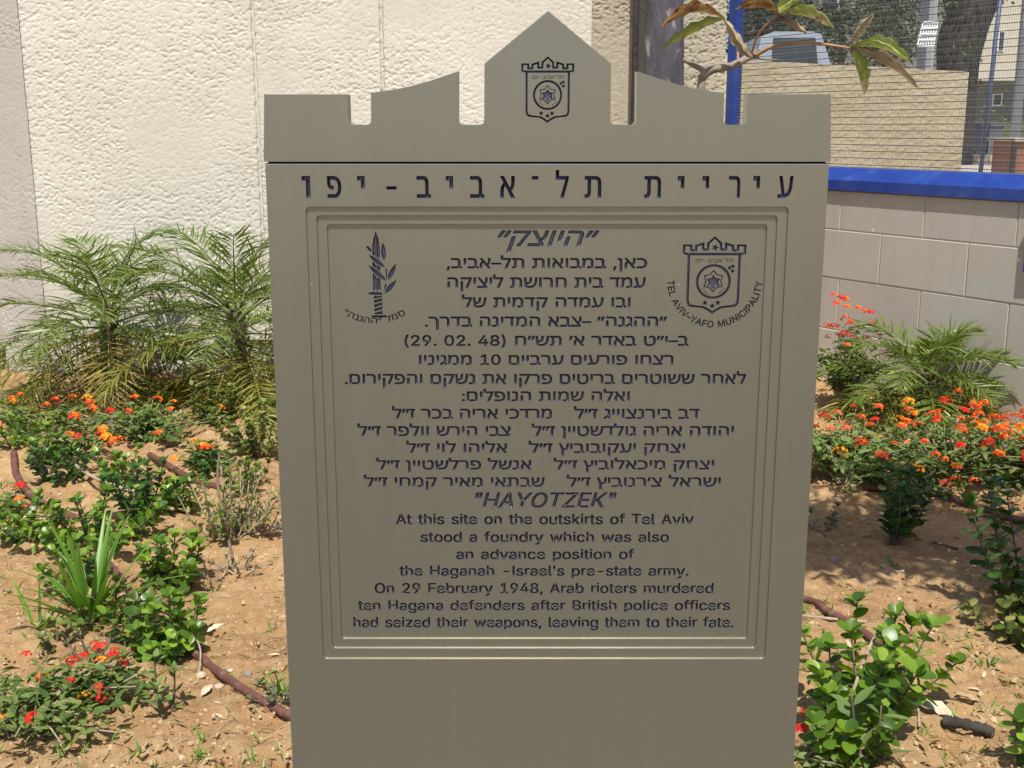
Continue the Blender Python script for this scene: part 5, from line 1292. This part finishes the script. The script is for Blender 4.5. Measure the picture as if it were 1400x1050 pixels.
#@@BACK
# ------------------------------------------------------------------ the street beyond the fence
def U(px, py, y): return Vector(onplane(px, py, y))
M['far_stucco'] = stucco_mat('tan_roughcast', [(.38, .31, .20), (.44, .37, .25), (.50, .43, .30)], (.30, .26, .22))
YQ = 12.0
a0, a1, a2 = U(960, 79, YQ - .3), U(1325, 98, YQ + .25), U(1325, 235, YQ + .25)
fw = empty('tan_roughcast_wall', (a0 + a1) * .5, 'tan roughcast wall standing across behind the wire fence', 'wall')
fw.location.z = ZT
xs = np.arange(0, 1.0001, .0045); ztop = lambda u: a0.z + (a1.z - a0.z) * u
X = np.array([(a0.x + (a1.x - a0.x) * u, a0.y + (a1.y - a0.y) * u, 0) for u in xs])
zs = np.linspace(0, 1, 110); V = []
for w_ in zs:
    z = ZT - .1 + (np.array([ztop(u) for u in xs]) - ZT + .1) * w_
    d = .012 * np.clip(fbm(X[:, 0] * 34, z * 48, 301, 3, .6), -.4, .5)
    V.append(np.stack([X[:, 0], X[:, 1] - d, z], 1))
gridmesh('wall_face', np.concatenate(V), len(xs), len(zs), M['far_stucco'], fw)
mb = MB(); q = [(a0.x, a0.y), (a1.x, a1.y), (a1.x + .01, a1.y + .35), (a0.x + .01, a0.y + .35)]
mb.add([(x, y + .012, ZT - .1) for x, y in q] + [(q[0][0], q[0][1] + .012, a0.z - .004), (q[1][0], q[1][1] + .012, a1.z - .004), (q[2][0], q[2][1], a1.z - .004), (q[3][0], q[3][1], a0.z - .004)],
       [(0, 3, 2, 1), (4, 5, 6, 7), (0, 1, 5, 4), (1, 2, 6, 5), (2, 3, 7, 6), (3, 0, 4, 7)]); mb.build('wall_core', M['far_stucco'], fw)

M['house_grey'] = noisy('grey_render', [(.17, .16, .135), (.25, .235, .20)], 1.5, .9)
M['house_cream'] = noisy('cream_render', [(.50, .46, .36), (.58, .53, .42)], .8, .9)
M['house_dark'] = noisy('dark_ground_floor', [(.12, .115, .10), (.17, .16, .135)], 2, .9)
M['glass'] = noisy('window_glass', [(.03, .04, .055), (.06, .075, .10)], 3, .12)
M['white'] = noisy('white_paint', [(.66, .68, .68), (.76, .77, .76)], 8, .5)
M['concrete'] = noisy('pale_concrete', [(.34, .345, .36), (.44, .445, .45)], 3, .85)
M['galv'] = noisy('galvanised_steel', [(.30, .33, .40), (.40, .43, .50)], 6, .4, .5)
M['steelblue'] = noisy('blue_grey_paint', [(.05, .07, .14), (.08, .10, .18)], 6, .5)

def pbox(px0, py0, px1, py1, y, dep):      # extents of a box whose front face covers a pixel rectangle at depth y
    p, q = U(px0, py1, y), U(px1, py0, y); return (min(p.x, q.x), y, min(p.z, q.z)), (max(p.x, q.x), y + dep, max(p.z, q.z))

hd = empty('grey_house', (U(1215, 60, 24).x, 24, ZT), 'shaded grey house wall beyond the tan wall, behind the pale pillar', 'house')
lo, hi_ = pbox(1085, -220, 1300, 60, 24, 6); lo = (lo[0], lo[1], ZT - .1)
mb = MB(); mb.box(lo, hi_); mb.build('wall', M['house_grey'], hd)
for px0, py0, px1, py1 in ((1120, -30, 1150, 20), (1190, -40, 1230, 12)):
    w_ = MB(); l2, h2 = pbox(px0, py0, px1, py1, 23.93, .05); w_.box(l2, h2); wo = w_.build('window', M['white'], hd)
    g_ = MB(); l3, h3 = (l2[0] + .05, 23.91, l2[2] + .05), (h2[0] - .05, 23.928, h2[2] - .05); g_.box(l3, h3); go = g_.build('pane', M['glass'], None); go.parent = wo; go.matrix_parent_inverse = Matrix.Translation(-Vector(hd.location))
hc = empty('cream_apartment_block', (U(1370, 60, 46).x, 46, ZT), 'sunlit cream apartment block with a dark ground floor at the far right', 'building')
l, h_ = pbox(1290, -420, 1500, 110, 46, 12); mb = MB(); mb.box(l, h_); mb.build('upper_floors', M['house_cream'], hc)
l2, h2 = pbox(1296, 110, 1500, 195, 46.8, 11); l2 = (l2[0], l2[1], ZT - .1); h2 = (h2[0], h2[1], l[2] - .003); mb = MB(); mb.box(l2, h2); mb.build('ground_floor', M['house_dark'], hc)
for px0, py0, px1, py1, y in ((1363, 42, 1375, 70, 45.95), (1322, 78, 1334, 92, 45.95), (1406, 30, 1424, 66, 45.95), (1363, -40, 1375, -12, 45.95), (1356, 128, 1371, 145, 46.75)):
    l3, h3 = pbox(px0, py0, px1, py1, y, .12); mb = MB(); mb.box(l3, h3); wo = mb.build('window', M['white'], hc)
    g_ = MB(); g_.box((l3[0] + .05, y - .03, l3[2] + .05), (h3[0] - .05, y - .002, h3[2] - .05)); go = g_.build('pane', M['glass'], None); go.parent = wo; go.matrix_parent_inverse = Matrix.Translation(-Vector(hc.location))

pl = empty('concrete_pillar', (U(1285, 60, 16).x, 16.2, ZT), 'thick pale concrete pillar rising behind the tan wall', 'pillar')
l, h_ = pbox(1263, -200, 1300, 140, 16, .4); l = (l[0], l[1], ZT - .1)
mb = MB()
c = .05; prf = [(l[0] + c, 16), (h_[0] - c, 16), (h_[0], 16 + c), (h_[0], 16.4), (l[0], 16.4), (l[0], 16 + c)]
mb.add([(x, y, l[2]) for x, y in prf] + [(x, y, h_[2]) for x, y in prf], [tuple(range(6))[::-1], tuple(range(6, 12))] + [(i, (i + 1) % 6, 6 + (i + 1) % 6, 6 + i) for i in range(6)])
mb.build('shaft', M['concrete'], pl)
mb = MB(); mb.box((l[0] - .05, 15.95, ZT - .1), (h_[0] + .05, 16.45, ZT + .35)); mb.build('plinth', M['concrete'], pl)
gr = empty('white_grille', U(1267, 64, 15.7), 'small white slatted grille leaning against the concrete pillar', 'grille')
cn = [U(1262, 31, 15.72), U(1282, 31, 15.72), U(1276, 63, 15.6), U(1254, 63, 15.6)]
mb = MB()
for k in range(7): mb.tube([cn[0].lerp(cn[1], k / 6), cn[3].lerp(cn[2], k / 6)], .012, 5)
mb.build('bars', M['white'], gr)
mb = MB()
for k in range(5): mb.tube([cn[0].lerp(cn[3], k / 4) - Vector((0, .02, 0)), cn[1].lerp(cn[2], k / 4) - Vector((0, .02, 0))], .016, 5)
mb.build('rails', M['white'], gr)

lt = empty('leaning_tree', (U(1318, 110, 19).x, 19, ZT), 'dark tree trunk leaning right above the tan wall, beside the pillar', 'tree')
mb = MB(); c = curve_pts([(U(1310, 240, 19).x, 19, ZT - .1), U(1309, 130, 19), U(1313, 60, 19), U(1335, 5, 19), U(1375, -60, 19)], 18); mb.tube(c, [.22 + .015 * k for k in range(10)] + [.36 - .01 * k for k in range(9)], 12); 
mb.tube(curve_pts([U(1320, 30, 19), U(1300, -30, 18.8), U(1280, -80, 18.6)], 8), [.26 - .015 * k for k in range(9)], 10)
mb.build('trunk', M['dark_bark'], lt, True); lv = MB()
for i in range(16):
    c0 = U(R.uniform(1240, 1440), R.uniform(-230, -25), R.uniform(17.5, 20))
    for j in range(120): leaf(lv, c0 + Vector((R.gauss(0, .4), R.gauss(0, .5), R.gauss(0, .25))), az(R.random() * 6.28, R.uniform(-.9, .4)), UP + rv(.5), R.uniform(.10, .18), R.uniform(.05, .08), 'ovate', 2, .2, -.2)
lv.build('crown', M['tree_leaf'], lt)
for px, py, w_, hgt, yy, lab, n_ in ((1035, 40, .55, .5, 15.5, 'dark bushy tree over the tan wall right of the blue post', 3000), (1150, 20, .7, .7, 17.5, 'mid-green tree over the tan wall, behind the dry leaves', 3600), (1225, 25, .45, .6, 18.5, 'small dark tree against the grey house, left of the pillar', 1500)):
    c0 = U(px, py, yy); tr = empty('background_tree', (c0.x, yy, ZT), lab, 'tree', 'trees beyond the tan wall')
    mb = MB(); mb.tube(curve_pts([(c0.x, yy, ZT - .1), (c0.x + .05, yy, c0.z * .6), (c0.x, yy, c0.z + hgt * .4)], 8), [.09 - .007 * k for k in range(9)], 8); mb.build('trunk', M['bark'], tr); lv = MB()
    cl = [c0 + Vector((R.gauss(0, w_ * .6), R.gauss(0, .35), R.gauss(.15, hgt * .8))) for _ in range(24)]
    for j in range(n_):
        q = R.choice(cl) + Vector((R.gauss(0, .17), R.gauss(0, .17), R.gauss(0, .13)))
        leaf(lv, q, az(R.random() * 6.28, R.uniform(-.9, .4)), UP + rv(.5), R.uniform(.09, .15), R.uniform(.04, .07), 'ovate', 2, .2, -.2)
    lv.build('crown', M['tree_leaf'], tr)

# a pale van parked behind the tan wall, its roof and glass showing over the top
van = empty('parked_van', (U(1095, 60, 14).x, 14.2, ZT), 'pale silver-blue van parked behind the tan wall, only its top showing', 'van')
x0, x1, zt_ = U(1052, 60, 14).x, U(1128, 60, 14).x, U(1090, 43, 14).z
M['van'] = noisy('silver_blue_paint', [(.34, .40, .48), (.42, .48, .56)], 2, .3)
M['tyre'] = noisy('tyre_rubber', [(.02, .02, .02), (.04, .04, .04)], 20, .9)
mb = MB(); Lw = 2.2
prf = [(-.2, ZT + .3), (x1 - x0 + .5, ZT + .3), (x1 - x0 + .5, ZT + .8), (x1 - x0 + .22, ZT + .95), (x1 - x0 - .05, zt_ - .03), (x1 - x0 - .15, zt_), (.05, zt_), (-.1, zt_ - .06), (-.2, ZT + .9)]
n = len(prf); mb.add([(x0 + x, 14.0, z) for x, z in prf] + [(x0 + x, 14.0 + 1.6, z) for x, z in prf], [tuple(range(n)), tuple(range(n, 2 * n))[::-1]] + [(i, n + i, n + (i + 1) % n, (i + 1) % n) for i in range(n)])
mb.build('body', M['van'], van)
mb = MB(); mb.add([(x0 + .02, 13.993, ZT + 1.0), (x1 - .02, 13.993, ZT + 1.0), (x1 - .12, 13.993, zt_ - .07), (x0 + .04, 13.993, zt_ - .07)], [(0, 1, 2, 3)]); mb.build('side_window', M['glass'], van)
for wx in (x0 + .1, x1 + .1):
    for wy in (14.02, 15.42):
        mb = MB(); mb.tube([(wx, wy, ZT + .28), (wx, wy + .16, ZT + .28)], .28, 18); mb.build('wheel', M['tyre'], van)

# poles, bins, planting and kerb at the far right
def pole(px, pyb, y, wpx, name, mat, label, cat, pytop=-260):
    b_ = U(px, pyb, y); t_ = U(px, pytop, y); r = wpx / F * y * .5
    o = empty(name, (b_.x, y, b_.z), label, cat); return o, b_, t_, r
o, b_, t_, r = pole(1385, 212, 23.5, 13, 'lamp_post', 'galv', 'grey street lamp post with a flared round foot at the far right', 'lamp post')
mb = MB(); mb.tube([(b_.x, 23.5, ZT - .05), (b_.x, 23.5, t_.z)], r, 14); mb.build('shaft', M['galv'], o, True)
mb = MB(); mb.tube([(b_.x, 23.5, ZT - .05), (b_.x, 23.5, ZT + .08), (b_.x, 23.5, ZT + .17), (b_.x, 23.5, ZT + .24)], [.19, .19, .15, .10], 14); mb.build('foot', M['concrete'], o, True)
mb = MB(); mb.tube([(b_.x, 23.5, t_.z), (b_.x - .1, 23.2, t_.z + .3), (b_.x - .1, 22.2, t_.z + .4)], .05, 8); mb.build('lamp_arm', M['galv'], o, True)
o, b_, t_, r = pole(1344, 235, 13.5, 6, 'sign_pole', 'steelblue', 'slim blue-grey pole at the end of the tan wall', 'pole', -40)
mb = MB(); mb.tube([(b_.x - .03, 13.5, ZT - .05), (b_.x + .03, 13.5, t_.z)], r, 10); mb.build('shaft', M['steelblue'], o, True)
mb = MB(); mb.tube([(b_.x + .03, 13.5, t_.z), (b_.x + .03, 13.5, t_.z + .02)], r * 1.4, 10); mb.build('cap', M['steelblue'], o, True)
M['bin'] = noisy('grey_bin_plastic', [(.10, .105, .12), (.16, .165, .18)], 6, .5)
for px0, px1, mt, lab in ((1341, 1350, 'steelblue', 'dark narrow bin left of the pale grey one'), (1351, 1372, 'bin', 'pale grey wheeled bin in front of the dark ground floor')):
    bi = empty('wheeled_bin', (U(.5 * (px0 + px1), 210, 22).x, 22.2, ZT), lab, 'bin', 'bins on the far pavement')
    xa, xb = U(px0, 190, 22).x, U(px1, 190, 22).x; zt_ = U(1350, 168, 22).z; mb = MB(); k = .03
    mb.add([(xa + k, 22.03, ZT + .06), (xb - k, 22.03, ZT + .06), (xb - k, 22.3, ZT + .06), (xa + k, 22.3, ZT + .06), (xa, 22, zt_ - .06), (xb, 22, zt_ - .06), (xb, 22.36, zt_ - .06), (xa, 22.36, zt_ - .06)], [(0, 3, 2, 1), (4, 5, 6, 7), (0, 1, 5, 4), (1, 2, 6, 5), (2, 3, 7, 6), (3, 0, 4, 7)]); mb.build('body', M[mt], bi)
    mb = MB(); mb.box((xa - .015, 21.97, zt_ - .058), (xb + .015, 22.38, zt_)); mb.build('lid', M[mt], bi)
    mb = MB(); mb.tube([(xa, 22.33, ZT + .07), (xb, 22.33, ZT + .07)], .07, 10); mb.build('wheels', M['tyre'], bi)
for px, py, w_, lab in ((1336, 178, .35, 'green hedge clump left of the bins at the far right'), (1365, 163, .35, 'bright hedge top behind the grey bin'), (1402, 176, .5, 'dark hedge clump right of the lamp post')):
    yy = 27.0; c0 = U(px, py, yy); hb = empty('hedge_bush', (c0.x, yy, ZT), lab, 'hedge', 'hedges before the dark ground floor'); lv = MB()
    mb = MB(); mb.tube([(c0.x, yy, ZT - .03), (c0.x, yy, ZT + .4)], .02, 6); mb.build('stem', M['bark'], hb)
    for j in range(420):
        q = Vector((c0.x + R.gauss(0, w_ * .5), yy + R.gauss(0, .2), ZT + abs(R.gauss(0, .5)) * (c0.z - ZT) * 1.1)); leaf(lv, q, az(R.random() * 6.28, R.uniform(-.6, .6)), UP + rv(.5), .12, .06, 'ovate', 2, .2)
    lv.build('foliage', M['lantana'], hb)
g0, g1 = GZ(1318, 214), GZ(1420, 214)
M['lawn'] = noisy('lawn_grass', [(.07, .12, .025), (.13, .19, .05)], 12, .95, bs=.6, bscale=60)
mb = MB(); mb.add([(g0.x - 1, g0.y + .5, ZT + .004), (g1.x, g1.y + .5, ZT + .004), (g1.x, 40, ZT + .004), (g0.x - 1, 40, ZT + .004)], [(0, 1, 2, 3)]); tag(mb.build('lawn', M['lawn']), kind='structure')
M['kerb'] = noisy('kerb_stone', [(.42, .36, .27), (.55, .48, .37)], 5, .9)
M['brick_red'] = noisy('reddish_kerb', [(.20, .11, .08), (.28, .17, .13)], 20, .9)
mb = MB(); k0 = GZ(1315, 222); mb.box((k0.x - 4, k0.y + .05, ZT - .05), (k0.x + 6, k0.y + .35, ZT + .12)); tag(mb.build('kerb', M['kerb']), kind='structure')
mb = MB(); mb.add([(k0.x - 4, k0.y - 1.2, ZT + .004), (k0.x + 6, k0.y - 1.2, ZT + .004), (k0.x + 6, k0.y + .05, ZT + .004), (k0.x - 4, k0.y + .05, ZT + .004)], [(0, 1, 2, 3)]); tag(mb.build('path', M['brick_red']), kind='structure')
M['wood'] = noisy('red_brown_boards', [(.22, .09, .045), (.32, .14, .07)], 6, .6, stretch=(8, 8, 1))
pw = empty('wooden_planter', (U(1400, 215, 11.5).x, 11.6, ZT), 'red-brown wooden planter box at the right photo edge beyond the fence', 'planter')
xa = U(1388, 215, 11.5).x; zt_ = U(1400, 189, 11.5).z; mb = MB()
for k in range(7): mb.box((xa + .005 + k * .12, 11.52, ZT), (xa + .115 + k * .12, 11.56, zt_ - .032))
mb.box((xa + .02, 11.562, ZT), (xa + .82, 12.1, zt_ - .03)); mb.build('boards', M['wood'], pw)
mb = MB(); mb.box((xa - .03, 11.48, zt_ - .03), (xa + .88, 12.15, zt_)); mb.build('rim', M['kerb'], pw)
mb = MB(); mb.tube([(xa - .02, 11.5, ZT), (xa - .02, 11.5, zt_ - .03)], .03, 8); mb.build('corner_post', M['dark_bark'], pw)

# unseen dark paving and kerb, added to darken what the plate's lower half reflects
M['reflected_slabs'] = noisy('dark_reflected_paving', [(.085, .070, .052), (.125, .10, .072)], 3, .9, bs=.3, bscale=60)
mb = MB(); mb.box((-30, -12, -.1), (30, .80, .085)); tag(mb.build('path', M['reflected_slabs']), kind='structure')
mb = MB(); mb.box((-30, .803, -.1), (30, .90, .11)); tag(mb.build('kerb', M['kerb']), kind='structure')
